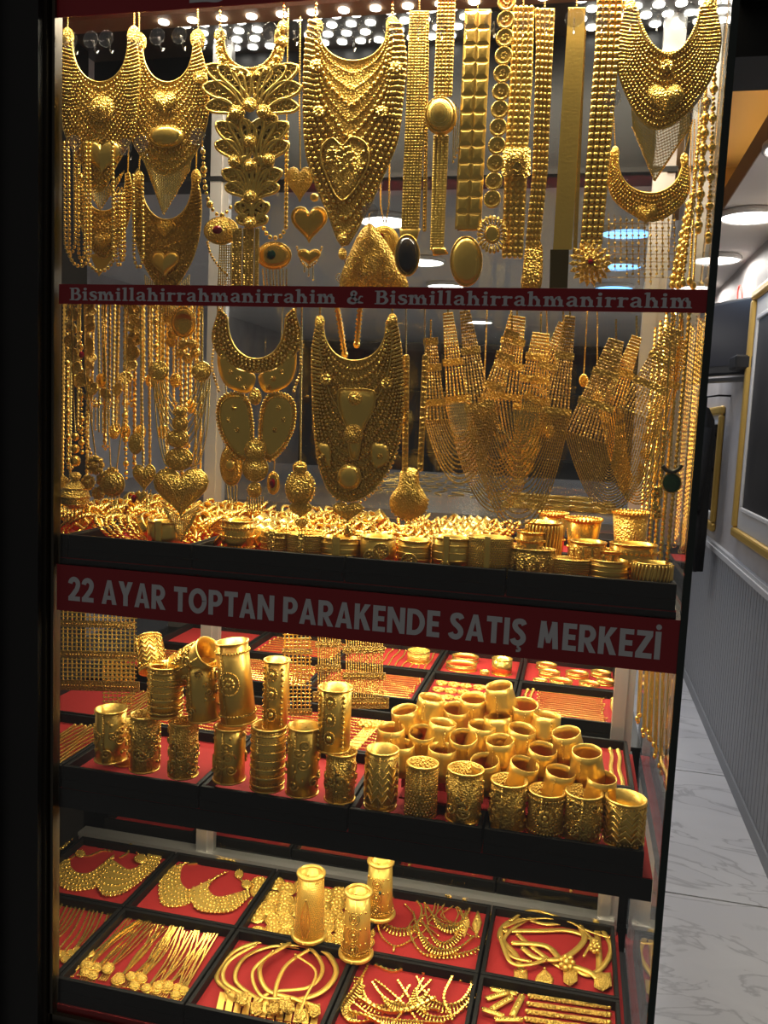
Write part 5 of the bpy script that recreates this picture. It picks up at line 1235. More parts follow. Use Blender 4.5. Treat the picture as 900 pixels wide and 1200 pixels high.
# ------------------------------------------------------------------ chains and earrings in the flat trays
def flat_chain(label, pts, Z, r, mt='bead', grp=None, name='rope_chain', pitch=None, ends=True):
    pts = np.asarray(pts, float); o_ = pts[0].copy()
    t = empty(name, o_, label, 'chain', grp)
    MB().chain(pts - o_ + (0, 0, r), r, pitch, 5, ref=(0, 0, 1)).obj('links', G[mt], t, False)
    if ends: MB().balls(pts[[0, -1]] - o_ + (0, 0, r), r * 1.3).obj('clasp_ends', G['sm'], t)
    return t
def par_chains(X0, X1, Y0, Y1, n, along, label, grp, r=.0016, mt='bead', Z=PAD2, wig=.002):
    for i in range(n):
        f = (i + .5) / n
        if along == 'x': y = Y0 + (Y1 - Y0) * f; x = np.linspace(X0 + random.uniform(0, .01), X1 - random.uniform(0, .01), 16); p = np.stack([x, y + wig * np.sin(x * 60 + i), np.full(16, Z)], 1)
        else: x = X0 + (X1 - X0) * f; y = np.linspace(Y0 + random.uniform(0, .012), Y1 - random.uniform(0, .012), 16); p = np.stack([x + wig * np.sin(y * 50 + i * 1.7), y, np.full(16, Z)], 1)
        flat_chain(label, p, Z, r, mt, grp)
def earrings(X0, X1, Y0, Y1, nx, ny, label, grp, Z=PAD2, r=.014):
    me = None
    for i in range(nx):
        for j in range(ny):
            x = X0 + (X1 - X0) * (i + .5) / nx; y = Y0 + (Y1 - Y0) * (j + .5) / ny
            if me is None:
                m = MB(); rs = np.random.RandomState(2); a = rs.uniform(0, 2 * PI, 40); q = rs.uniform(0, 1, 40) ** .5 * r
                m.balls(np.stack([q * np.cos(a), q * np.sin(a), .003 + .004 * (1 - q / r)], 1), .0032); m.lathe([(r, 0), (r, .003), (.0001, .0045)], 18); me = m.mesh('cluster_earring'); me.materials.append(G['pale'])
            o = bpy.data.objects.new('cluster_earring', me); COL.objects.link(o); o.location = (x, y, Z); o.rotation_euler = (0, 0, random.uniform(0, 6)); tag(o, label, 'earring', grp)
c = C2
par_chains(c[1] + .02, c[2] - .02, .25, .45, 11, 'x', 'gold chain lying across the tray behind the cuffs nearest the post', 'chains behind the left cuffs', .0026)
par_chains(c[2] + .02, c[3] - .02, .25, .45, 12, 'x', 'gold rope chain lying across the tray behind the stacked cuffs', 'chains behind the stacked cuffs', .0024)
par_chains(c[0] + .14, c[1] - .015, .25, .45, 10, 'y', 'gold chain laid front to back in the tray behind the post', 'chains in the tray behind the post', .0028)
par_chains(c[0] + .14, c[1] - .015, .015, .22, 10, 'y', 'gold chain laid front to back in the front tray by the post', 'chains in the front tray by the post', .0028)
par_chains(c[4] + .05, c[5] - .055, .25, .45, 14, 'x', 'short gold rope chain in the tray behind the pyramid by the side glass', 'short chains behind the pyramid', .0018)
for x in (c[4] + .025, c[5] - .035, c[5] - .020): par_chains(x - .004, x + .004, .25, .45, 1, 'y', 'thick braided gold chain laid front to back behind the pyramid', 'braided chains behind the pyramid', .0045, 'sm')
# flat bars beside the pyramid
for i, (xa, xb) in enumerate(((c[3] + .03, c[3] + .045), (c[3] + .075, c[3] + .085), (c[3] - .085, c[3] - .07))):
    t = empty('bar_necklace', (xa, .26, PAD2), 'flat plain gold bar necklace lying in the tray beside the pyramid', NK, 'flat bar necklaces')
    MB().plate(np.array([(0, 0, .001), (.026, 0, .001), (xb - xa + .026, .19, .001), (xb - xa, .19, .001)]), (0, 0, 1), .002).obj('bar', G['pale'], t, False)
    m = MB(); m.balls([(.013 + .02 * math.cos(a) * q, .15 + .02 * math.sin(a) * q, .006) for a, q in zip(np.linspace(0, 12, 16), np.linspace(.2, 1, 16))], .005); m.obj('flower', G['pale'], t)
# rear counter, first row
par_chains(c[1] + .02, c[2] - .02, .575, .78, 12, 'x', 'gold chain in the rear tray seen behind the tipped cuffs', 'chains in the rear left tray', .0028)
par_chains(c[2] + .02, c[3] - .02, .575, .78, 13, 'x', 'gold chain on red velvet in the rear tray behind the rosette cuff', 'chains in the rear second tray', .0022)
earrings(c[3] + .015, c[4] - .015, .575, .78, 6, 4, 'round clustered gold earring laid out in rows in the rear tray', 'cluster earrings in rows')
par_chains(c[4] + .045, c[5] - .035, .575, .785, 15, 'x', 'straight thin gold rope chain in the rear tray by the frame post', 'straight rope chains in the rear tray', .0019, wig=.0006)
for x in (c[4] + .022, c[4] + .035, c[5] - .020): par_chains(x - .003, x + .003, .58, .78, 1, 'y', 'knotted gold chain at the edge of the rope-chain tray', 'knotted edge chains', .0042, 'sm')
par_chains(c[0] + .05, c[1] - .02, .575, .78, 12, 'x', 'gold chain in the rear tray glimpsed through the mesh collar', 'chains behind the mesh collar', .003)
# second row
par_chains(c[1] + .02, c[2] - .02, .815, 1.02, 9, 'x', 'gold chain in the far rear tray below the banner', 'chains in the far rear tray', .003)
par_chains(c[2] + .02, c[3] - .02, .815, 1.02, 11, 'y', 'gold chain laid front to back in the far rear tray', 'chains laid front to back far behind', .0026)
def bang_flat(x, y, rx, ry, h, label, Z=PAD2, mt='sm', tilt=0):
    t = empty('wide_bangle', (x, y, Z), label, BR, None); a = np.linspace(0, 2 * PI, 36, endpoint=False); V = []
    for q, z in ((0, 0), (0, h), (-.0018, h), (-.0018, 0)): V.append(np.stack([(rx + q) * np.cos(a), (ry + q) * np.sin(a), np.full(36, z)], 1))
    i = np.arange(36); j = (i + 1) % 36; m = MB(); m.add(np.vstack(V), [np.stack([k * 36 + i, k * 36 + j, ((k + 1) % 4) * 36 + j, ((k + 1) % 4) * 36 + i], 1) for k in range(4)]); m.obj('band', G[mt], t)
    m = MB(); m.tube(np.stack([rx * np.cos(a), ry * np.sin(a), np.full(36, h)], 1), .0013, 5, True, ref=(0, 0, 1)); m.tube(np.stack([rx * np.cos(a), ry * np.sin(a), np.full(36, .001)], 1), .0013, 5, True, ref=(0, 0, 1)); m.obj('rim', G['bead'], t)
    t.rotation_euler = (0, 0, tilt); return t
bang_flat(c[3] + .06, .90, .040, .032, .016, 'plain wide oval gold bangle in the far tray below the banner')
bang_flat(c[3] + .165, .90, .026, .026, .040, 'tall plain gold cuff in the far tray below the banner')
bang_flat(c[3] + .125, .86, .012, .012, .014, 'small gold ring band next to the tall plain cuff')
bang_flat(c[3] + .06, .98, .036, .030, .014, 'gold bangle behind the plain wide oval one')
bang_flat(c[3] - .06, .93, .030, .030, .030, 'gold band cuff in the far tray left of the wide bangles', mt='fil')
for k, (dx, y, rx, h) in enumerate(((.04, .84, .022, .012), (.09, .85, .036, .014), (.16, .86, .032, .012), (.20, .90, .028, .012), (.06, .92, .034, .013), (.13, .94, .036, .012), (.19, .97, .032, .012), (.05, .99, .034, .012))):
    t = bang_flat(c[4] + dx + .01, y, rx * .8, rx * .62, h, 'gold bangle in the loose heap of the far right tray', mt='sm'); t['group'] = 'heaped bangles in the far right tray'; t.location.z = PAD2 + .001
# things on the grey counter top further back
par_chains(-.75, -.20, 1.25, 2.3, 9, 'y', 'thin gold chain lying loose on the grey rear counter top', 'chains on the rear counter top', .002, Z=1.336, wig=.03)
for k in range(14):
    x, y = -.16 + .06 * (k % 5) , 1.05 + .16 * (k // 5); t = bang_flat(x, y, .034, .028, .012, 'gold bangle lying on the grey rear counter top', 1.336, 'old'); t['group'] = 'bangles on the rear counter top'
# ------------------------------------------------------------------ bottom shelf
PAD3 = Z3 - .018
random.seed(33)
# pairs of curled bib necklaces lying on red
def crescent(T, outer, inner, rows=5, br=2.0, mt='pale', bead='bead'):
    M_ = 44; o_ = arclen_sample(spline(outer, 6), M_); i_ = arclen_sample(spline(inner, 6), M_)
    MB().plate(T.pts(np.vstack([i_, o_[::-1]]), .0008), T.nrm, .0022).obj('plate', G[mt], T.root, False)
    m = MB(); rs = np.random.RandomState(4)
    for k in range(rows):
        s_ = (k + .5) / rows; row = resample(i_ * (1 - s_) + o_ * s_, br * 2.2); m.balls(T.pts(row, .0032), br * T.k * rs.uniform(.7, 1.2, len(row)), (1, 1, .8))
    m.balls(T.pts(resample(o_, 5), .002), 2.2 * T.k); m.obj('bead_rows', G[bead], T.root, True, 'stuff')
def laychain(T, pts, r=1.3, name='chain', l=.0015, mt='bead'): MB().chain(T.pts(spline(pts, 7), l), r * 1.4 * T.k, ref=T.nrm).obj(name, G[mt], T.root, False)
T = Lay('bib_necklace', 'scalloped gold bib necklace lying curled by the post on the bottom shelf', NK, 100, 1020, PAD3)
crescent(T, [(62, 1012), (66, 1034), (82, 1044), (104, 1043), (124, 1036), (130, 1020)], [(82, 1008), (84, 1018), (92, 1024), (104, 1024), (114, 1018), (134, 1002)], 5); laychain(T, [(82, 1008), (90, 1003), (104, 1004), (120, 998), (132, 999)], 1.8); medal(T, 94, 1002, 6, 4, .004, 'pale', 'link_flower')
T = Lay('bib_necklace', 'winged gold bib necklace spread over its curled neighbour by the post', NK, 145, 1030, PAD3 + .003)
crescent(T, [(112, 1036), (122, 1050), (142, 1048), (164, 1034), (184, 1016), (190, 1003)], [(124, 1020), (132, 1010), (140, 1014), (152, 1020), (168, 1012), (174, 1000)], 5); laychain(T, [(140, 1006), (150, 1000), (152, 990), (160, 998), (166, 1012)], 1.6); medal(T, 165, 1008, 8, 5, .004, 'pale', 'link_flower')
T = Lay('bib_necklace', 'gold bib necklace with dense scrollwork crossing another in the second tray', NK, 215, 1040, PAD3)
crescent(T, [(190, 1020), (186, 1044), (192, 1062), (216, 1062), (232, 1050)], [(226, 1010), (214, 1016), (212, 1034), (222, 1044), (234, 1040)], 6); laychain(T, [(220, 1014), (236, 1012), (256, 1008), (276, 1012), (282, 1026)], 1.8); medal(T, 280, 1026, 5, 5, .004, 'pale', 'link_flower')
T = Lay('bib_necklace', 'broad gold collar sweeping right in the second tray', NK, 258, 1050, PAD3 + .003)
crescent(T, [(222, 1044), (228, 1064), (246, 1070), (272, 1068), (292, 1052)], [(268, 1022), (250, 1030), (244, 1042), (256, 1052), (290, 1044)], 5); laychain(T, [(280, 1030), (290, 1038), (296, 1036), (304, 1038)], 1.5); medal(T, 289, 1038, 6, 5, .004, 'pale', 'link_flower')
# coin rosettes
for i in range(45):
    x = 304 + (i % 9) * 15.5 + random.uniform(-5, 5); y = 1036 + (i // 9) * 14 + (i % 9) * 2.2 + random.uniform(-4, 4)
    if x > 432 or y > 1108: continue
    T = Lay('coin_rosette', 'pale gold rosette of coiled wire in the heaped rosette tray', 'ornament', x, y, PAD3 + .002 * (i % 3), 'heaped gold rosettes')
    medal(T, x, y, 11, 8, .004, 'pale', 'disc'); rosette(T, x, y, 8, 8, .005, 'pale')
# tall filigree cuffs standing on the trays
def tall(label, px, ytop, ybot, w, Yb, kind, green=False):
    k = mpp(Yb); r = w * k / 2; p = PZ([(px, ybot)], Z3)[0]; top = PY([(px, ytop)], p[1])[0]
    h = top[2] - Z3; t = empty('cuff_bracelet', (p[0], p[1] + r, Z3), label, BR)
    rad = lambda f: r * (1.12 - .22 * f); seg = 40; A = np.linspace(0, 2 * PI, seg, endpoint=False)
    MB().lathe([(rad(0), 0), (rad(.5), h / 2), (rad(1), h), (rad(1) - .0016, h), (rad(.5) - .0016, h / 2), (rad(0) - .0016, 0)], seg, closed=True).obj('band', G['pale'], t)
    at = lambda a, f, l=.0008: ((rad(f) + l) * math.cos(a), (rad(f) + l) * math.sin(a), h * f)
    MB().tube([at(a, .03, .0015) for a in A], .0048, 8, True, ref=(0, 0, 1)).obj('foot_ring', G['pale'], t); MB().tube([at(a, .965, .001) for a in A], .0036, 8, True, ref=(0, 0, 1)).obj('top_ring', G['pale'], t)
    m = MB()
    if kind == 'net':
        nz = int(h / .0042); m.balls([at(a + (i % 2) * PI / 40, (i + .5) / nz, .0003) for i in range(3, nz - 2) for a in np.linspace(0, 2 * PI, 40, endpoint=False)], .0013, q=(5, 2))
        for s_ in (-1, 1): m.tube([at(-PI / 2 + s_ * .75 * math.sin(f * PI * .5 + .1) * (1 - f), .08 + .6 * f, .001) for f in np.linspace(0, 1, 14)], .0012, 5, ref=(0, 0, 1))
    else:
        for f0 in (.2, .42, .66):
            for s_ in (1, .6): m.tube([at(-PI / 2 + .010 * s_ * math.cos(a) / r, f0 + .012 * s_ * math.sin(a) / h, .001) for a in np.linspace(0, 2 * PI, 18, endpoint=False)], .0009, 5, True, ref=(0, 0, 1))
            m.balls([at(-PI / 2, f0, .001)], .0035, q=(8, 4)); m.balls([at(-PI / 2 + s_, f0 + .08, .001) for s_ in (-.9, -.5, .5, .9)], .0026)
        m.balls([at(a, .12, .001) for a in A], .0019, q=(5, 2)); m.balls([at(a, .16, .001) for a in A + .08], .0017, q=(5, 2))
    m.obj('filigree', G['bead'], t, True, 'stuff')
    if green: MB().balls([at(-PI / 2 + .25, .52, .001)], .0036, (1, .7, 1.2)).obj('green_stone', EMER, t)
    MB().tube([at(-PI / 2 + .05, .06, .001), at(-PI / 2 + .05, .95, .001)], .0011, 5, ref=(0, 1, .2)).obj('hinge', G['sm'], t); MB().balls([at(-PI / 2, 1.02, -.001), at(-PI / 2, .03, .006)], .0028).obj('screw_knob', G['sm'], t)
tall('tall tapered gold cuff of fine net standing on the rosette tray', 357, 1028, 1106, 36, .22, 'net')
tall('tall tapered gold cuff with raised medallions standing at the tray corner', 413, 1050, 1128, 34, .20, 'med')
tall('tall gold cuff with a tiny green stone behind the other two', 440, 1014, 1080, 33, .33, 'med', True)
# tangled fine necklaces (rear tray right of the cuffs)
def fringed(label, path, inner=1.2, teeth=6, Zl=0, name='fringe_necklace', r=1.6, n=34, taper=True):
    p = spline(path, 8); T = Lay(name, label, NK, p[0][0], p[0][1], PAD3 + Zl)
    laychain(T, path, r); q = arclen_sample(p, n); tg = np.gradient(q, axis=0); tg /= np.linalg.norm(tg, axis=1)[:, None]; nv = np.stack([-tg[:, 1], tg[:, 0]], 1)
    if nv[n // 2][1] < 0: nv = -nv
    m = MB()
    for i in range(int(n * .2), int(n * .8)):
        ln = teeth * (math.sin(PI * (i / n - .2) / .6) if taper else 1)
        m.tube(T.pts([q[i], q[i] + nv[i] * ln], .0015), 1.4 * T.k, 4, ref=T.nrm); m.balls(T.pts([q[i] + nv[i] * ln], .0015), 1.9 * T.k, q=(5, 2))
    m.obj('fringe_drops', G['bead'], T.root, True, 'stuff'); return T
fringed('fringed gold choker next to the net cuff in the tangled tray', [(462, 1050), (446, 1072), (452, 1084), (470, 1090), (488, 1084), (494, 1066), (484, 1052)], teeth=8)
fringed('gold necklace with marquise drops looping in the tangled tray', [(494, 1080), (508, 1100), (522, 1106), (536, 1094), (542, 1074), (534, 1060)], teeth=7, Zl=.002)
fringed('long gold necklace with a y-shaped drop at the front of the tangled tray', [(478, 1088), (486, 1108), (500, 1120), (530, 1120), (560, 1112), (574, 1090), (574, 1066)], teeth=4, Zl=.001)
fringed('gold leaf-drop necklace arching in the rear of the tangled tray', [(500, 1062), (512, 1080), (528, 1086), (544, 1078), (552, 1062)], teeth=8, Zl=.004, n=30)
fringed('gold double-row necklace in the middle of the tangled tray', [(484, 1070), (492, 1094), (510, 1112), (536, 1112), (556, 1098)], teeth=7, Zl=.005, n=34)
T = Lay('wire_necklace', 'thin gold collar with a short stem drop in the tangled tray', NK, 445, 1080, PAD3 + .001); laychain(T, [(460, 1052), (444, 1076), (446, 1096), (462, 1110), (480, 1104), (500, 1088), (498, 1066)], 1.3); MB().tube(T.pts([(462, 1110), (461, 1116)], .002), .0022, 6, ref=T.nrm).obj('stem_drop', G['pale'], T.root)
T = Lay('tassel_necklace', 'gold necklace with two diamond-shaped net tassels in the tangled tray', NK, 548, 1062, PAD3 + .001); laychain(T, [(500, 1050), (520, 1056), (534, 1050), (552, 1060), (572, 1064)], 1.2)
for x in (546, 560): MB().dome(T.pts([(x, 1066), (x + 5, 1082), (x - 2, 1100), (x - 7, 1084)], .001), T.nrm, .004, 2, .001).obj('net_tassel', G['fil'], T.root)
for i in range(9):
    a = (random.uniform(470, 540), random.uniform(1046, 1062)); pts = [a, (a[0] + random.uniform(-8, 16), a[1] + 14), (a[0] + random.uniform(-16, 20), a[1] + 28), (a[0] + random.uniform(-10, 26), a[1] + 40)]
    T = Lay('loose_chain', 'loose thin gold chain in the tangled tray', 'chain', a[0], a[1], PAD3 + .0005 * i, 'loose chains of the tangled tray'); laychain(T, pts, .9, 'links'); MB().balls(T.pts([pts[0], pts[-1]], .0015), 1.8 * T.k).obj('end_rings', G['bead'], T.root)
# flat snake necklaces at the right end
def ribbon_neck(label, path, w, Zl=0, name='snake_necklace', leaf=None, mt='pale'):
    p = spline(path, 8); T = Lay(name, label, NK, p[0][0], p[0][1], PAD3 + Zl); tg = np.gradient(p, axis=0); tg /= np.linalg.norm(tg, axis=1)[:, None] + 1e-9; nv = np.stack([-tg[:, 1], tg[:, 0]], 1)
    MB().tube(T.pts(p, .002), w / 2 * T.k, 6, ref=T.nrm, flat=.35).obj('flat_chain', G[mt], T.root)
    if leaf:
        for lx, ly, lw, lh in leaf: MB().dome(T.pts([(lx - lw / 2, ly - lh / 2), (lx + lw / 2, ly - lh / 2), (lx + lw * .55, ly + lh * .2), (lx, ly + lh / 2), (lx - lw * .5, ly + lh * .25)], .0015), T.nrm, .003, 2, .001).obj('leaf_end', G['fil'], T.root)
    MB().balls(T.pts([p[0], p[-1]], .002), 2 * T.k).obj('clasp_ends', G['bead'], T.root)
    return T
ribbon_neck('wide flat gold necklace looping round the right-end tray with a fringe end', [(640, 1070), (600, 1080), (586, 1098), (604, 1120), (612, 1140)], 8, 0, leaf=[(610, 1148, 16, 22)])
ribbon_neck('flat gold necklace crossing the right-end tray straight', [(590, 1092), (630, 1092), (668, 1092), (700, 1104)], 8, .004)
ribbon_neck('flat gold necklace with a flower and pointed leaf ends', [(600, 1106), (640, 1110), (660, 1128), (690, 1140), (700, 1148)], 9, .006, leaf=[(668, 1146, 16, 22), (706, 1152, 20, 22)])
ribbon_neck('thin gold necklace arching along the top of the right-end tray', [(598, 1080), (620, 1068), (650, 1074), (690, 1092), (714, 1100)], 4, .008)
ribbon_neck('flat gold loop curling at the right edge of the end tray', [(706, 1090), (716, 1112), (708, 1132), (690, 1144), (672, 1136)], 7, .003)
ribbon_neck('wide flat gold necklace folded through the middle of the end tray', [(680, 1086), (684, 1104), (660, 1124), (630, 1124), (612, 1112)], 8, .009)
ribbon_neck('flat gold strap with fringed ends behind the crossing straight one', [(612, 1076), (640, 1084), (676, 1082), (704, 1092)], 7, .002)
ribbon_neck('narrow gold loop at the left rim of the end tray', [(630, 1072), (600, 1090), (590, 1106), (600, 1122), (622, 1128)], 5, .006)
ribbon_neck('flat gold band running diagonally under the flower ornament', [(606, 1096), (630, 1116), (656, 1134), (672, 1140)], 7, .002)
ribbon_neck('broad gold strap standing upright at the right of the end tray', [(698, 1076), (700, 1098), (702, 1124), (702, 1142)], 8, .001)
ribbon_neck('thin gold wire arching over the middle of the end tray', [(590, 1088), (620, 1078), (664, 1080), (692, 1100), (684, 1122)], 3.4, .012)
ribbon_neck('flat gold band folded along the left front of the end tray', [(586, 1100), (598, 1128), (618, 1132), (640, 1126)], 6, .010)
T = Lay('leaf_pendant', 'veined gold leaf pendant lying at the front of the end tray', 'pendant', 637, 1150, PAD3 + .001); MB().dome(T.pts(tear(638, 1146, 22, 20)[::-1]), T.nrm, .004, 3, .001).obj('leaf', G['fil'], T.root); MB().balls(T.pts([(638, 1137)], .003), 2.5 * T.k).obj('bail', G['bead'], T.root)
T = Lay('flower_brooch', 'gold flower ornament on the crossing flat necklaces', 'ornament', 664, 1128, PAD3 + .011); rosette(T, 664, 1130, 11, 7, .003, 'pale', 'petals'); MB().balls(T.pts([(664, 1130)], .008), 3 * T.k).obj('centre', G['bead'], T.root)
T = Lay('flower_brooch', 'gold flower ornament near the right rim of the end tray', 'ornament', 698, 1108, PAD3 + .011); rosette(T, 697, 1112, 8, 7, .003, 'pale', 'petals'); MB().balls(T.pts([(697, 1112)], .007), 2.5 * T.k).obj('centre', G['bead'], T.root)
# combed chains with pendants, front left
for i in range(24):
    f = i / 23.
    top = (150 + 100 * f + random.uniform(-4, 4), 1076 + 18 * f + random.uniform(-3, 5)); bot = (92 + 122 * f + random.uniform(-6, 6), 1136 + 30 * f + random.uniform(-8, 6))
    mid = (top[0] * .5 + bot[0] * .5 + random.uniform(-6, 6), (top[1] + bot[1]) / 2 + random.uniform(-4, 4))
    T = Lay('pendant_chain', 'gold chain combed forward in its tray with a flower pendant at the end', NK, top[0], top[1], PAD3 + .001 * (i % 4), 'combed pendant chains')
    laychain(T, [top, mid, bot], 1.25, 'links'); laychain(T, [(top[0] + 3, top[1] + 1), (mid[0] + 6, mid[1]), bot], 1.0, 'links')
    medal(T, bot[0], bot[1], 6.5, 5.5, .003, 'fil', 'pendant'); rosette(T, bot[0], bot[1], 5, 7, .004, 'pale'); fringe(T, [(bot[0] - 5, bot[1] + 4), (bot[0] + 3, bot[1] + 5)], [(bot[0] - 10, bot[1] + 11), (bot[0] - 2, bot[1] + 12)], 4, .9)
for i in range(14):
    f = i / 13.; top = (62 + 70 * f, 1062 + 8 * f + random.uniform(-3, 3)); bot = (20 + 84 * f, 1112 + 12 * f + random.uniform(-8, 6))
    T = Lay('pendant_chain', 'gold chain spread in the tray partly behind the post', NK, top[0], top[1], PAD3 + .001 * (i % 4), 'chains beside the post on the bottom shelf'); laychain(T, [top, (top[0] * .5 + bot[0] * .5 + 4, (top[1] + bot[1]) / 2), bot], 1.4, 'links'); medal(T, bot[0], bot[1], 7, 5, .003, 'pale', 'pendant')
T = Lay('bib_necklace', 'gold bib necklace half hidden behind the post at the back of the bottom shelf', NK, 75, 990, PAD3); crescent(T, [(40, 986), (50, 998), (72, 996), (84, 984)], [(52, 982), (58, 988), (68, 988), (76, 980)], 3); laychain(T, [(52, 982), (62, 978), (76, 980)])
# flat twisted collars, front second tray
col = [([(352, 1106), (310, 1104), (272, 1118), (254, 1146), (270, 1164)], 7), ([(356, 1112), (320, 1110), (286, 1124), (276, 1150), (300, 1170), (318, 1180)], 6), ([(350, 1108), (380, 1116), (394, 1140), (376, 1164), (338, 1176)], 8), ([(330, 1108), (362, 1112), (378, 1136), (362, 1158), (318, 1164), (300, 1178)], 6), ([(340, 1106), (306, 1130), (312, 1160), (346, 1172), (368, 1180)], 7), ([(362, 1114), (336, 1132), (324, 1156), (322, 1176)], 6), ([(300, 1108), (268, 1128), (262, 1150), (284, 1166)], 6), ([(346, 1120), (370, 1140), (358, 1170), (352, 1186)], 4), ([(320, 1116), (296, 1140), (306, 1168), (334, 1172)], 5)]
lbl = ['outermost flat gold collar on the left of the collar tray', 'flat gold collar sweeping inside the outermost one', 'wide flat gold collar bowing to the right', 'flat gold collar nested inside the right-bowed one', 'flat gold collar twisting through the middle of the collar tray', 'flat gold strap running forward in the collar tray', 'short flat gold collar at the left rim of the collar tray', 'thin gold wire collar on the right of the collar tray', 'narrow flat gold collar crossing the middle of the heap']
for i, ((p_, w_), l_) in enumerate(zip(col, lbl)): ribbon_neck(l_, p_, w_, .0028 * i, 'flat_collar', leaf=[(p_[-1][0], p_[-1][1] + 6, 14, 16)])
for i in range(12):
    x = 258 + i * 10; T = Lay('strap_end', 'flat gold tassel strip at the front of the collar tray', 'strap', x, 1168 + i * 1.6, PAD3 + .003, 'tassel strips of the collar tray')
    MB().plate(T.pts([(x, 1164 + i * 1.4), (x + 7, 1165 + i * 1.4), (x + 3, 1186 + i * 1.6), (x - 5, 1185 + i * 1.6)], .001), T.nrm, .002).obj('strip', G['pale'], T.root, False); MB().balls(T.pts([(x + k * 2 - 4, 1187 + i * 1.6) for k in range(4)], .001), 1.2 * T.k).obj('tip_beads', G['bead'], T.root)
# tangled fringe necklaces, front third tray
fringed('spiky gold fringe necklace on the left of the front tangled tray', [(432, 1130), (424, 1150), (430, 1172), (446, 1180), (468, 1172), (480, 1156)], teeth=9, n=34, taper=False)
fringed('gold choker with broad bar fringe in the front tangled tray', [(430, 1136), (414, 1160), (400, 1180), (410, 1198), (440, 1196)], teeth=9, Zl=.003, n=34, taper=False)
fringed('gold necklace of wide rectangular plates at the right of the front tangled tray', [(488, 1146), (500, 1166), (520, 1178), (540, 1174), (552, 1156), (548, 1142)], teeth=10, Zl=.002, n=30, taper=False)
fringed('gold beaded necklace crossing the middle of the front tangled tray', [(466, 1150), (484, 1176), (506, 1192), (532, 1190), (552, 1172)], teeth=6, Zl=.004, n=30)
for k, (p_, r_) in enumerate((([(440, 1132), (460, 1140), (476, 1136), (500, 1142), (520, 1140), (540, 1150)], 2.2), ([(440, 1150), (460, 1166), (480, 1186), (490, 1200)], 1.6), ([(505, 1150), (480, 1176), (462, 1200)], 1.6), ([(420, 1170), (450, 1186), (480, 1184), (510, 1170)], 2.4), ([(530, 1146), (520, 1170), (530, 1196)], 1.8), ([(410, 1186), (430, 1192), (452, 1204)], 2))):
    T = Lay('tangled_chain', 'thick gold chain tangled among the front fringe necklaces', 'chain', p_[0][0], p_[0][1], PAD3 + .002 * k, 'chains tangled in the front tray'); laychain(T, p_, r_, 'links', .002); MB().balls(T.pts([p_[0], p_[-1]], .002), 2.2 * T.k).obj('end_rings', G['bead'], T.root)
fringed('gold leaf-drop necklace at the left front of the front tangled tray', [(436, 1152), (448, 1168), (466, 1178), (490, 1176), (504, 1160)], teeth=8, Zl=.006, n=34)
fringed('gold necklace of tiny plates along the front rim of the tangled tray', [(414, 1176), (434, 1190), (462, 1196), (492, 1198), (520, 1200)], teeth=6, Zl=.005, n=36, taper=False)
fringed('short gold fringe curl in the middle of the front tangled tray', [(496, 1148), (488, 1164), (496, 1180), (514, 1184)], teeth=7, Zl=.007, n=24)
# braided bracelets, front right tray
for i in range(6):
    y0 = 1160 + i * 9; a, b_ = (622 + i * -1.5, y0), (714, y0 + 13)
    T = Lay('braided_bracelet', 'wide crumpled-texture gold bracelet laid straight in the front right tray', BR, a[0], a[1], PAD3 + .001, 'straight braided bracelets')
    MB().tube(T.pts(resample([a, b_], 6), .003), 4.2 * T.k * np.random.RandomState(i).uniform(.85, 1.1, len(resample([a, b_], 6))), 7, ref=T.nrm, flat=.5).obj('braid', G['fil'], T.root); MB().balls(T.pts([a, b_], .003), 3.4 * T.k).obj('clasp_ends', G['sm'], T.root)
for i, (a, b_) in enumerate((((575, 1160), (606, 1166)), ((570, 1172), (596, 1164)), ((600, 1170), (576, 1184)), ((612, 1168), (600, 1192)), ((566, 1184), (590, 1192)), ((580, 1196), (612, 1196)))):
    T = Lay('strap_bracelet', 'flat gold link bracelet lying askew in the front right tray', BR, a[0], a[1], PAD3 + .002 * i, 'askew bracelets in the front right tray')
    MB().tube(T.pts(resample([a, b_], 5), .002), 4.6 * T.k, 6, ref=T.nrm, flat=.4).obj('strap', G['pale'], T.root); MB().balls(T.pts(resample([a, b_], 5), .004), 2 * T.k, (1, 1, .6)).obj('links', G['bead'], T.root, True, 'stuff')
# a few chains on the low rear board
for i, (x0, x1) in enumerate(((-.32, -.25), (-.24, -.16), (-.10, -.02), (-.01, .06), (.05, .12))):
    flat_chain('gold chain in the low tray behind the bottom back rail', [(x0, .60 + .02 * (i % 2), PAD3), (x0 + .04, .66, PAD3), (x1, .70, PAD3)], PAD3, .003, 'or', 'chains behind the bottom back rail')
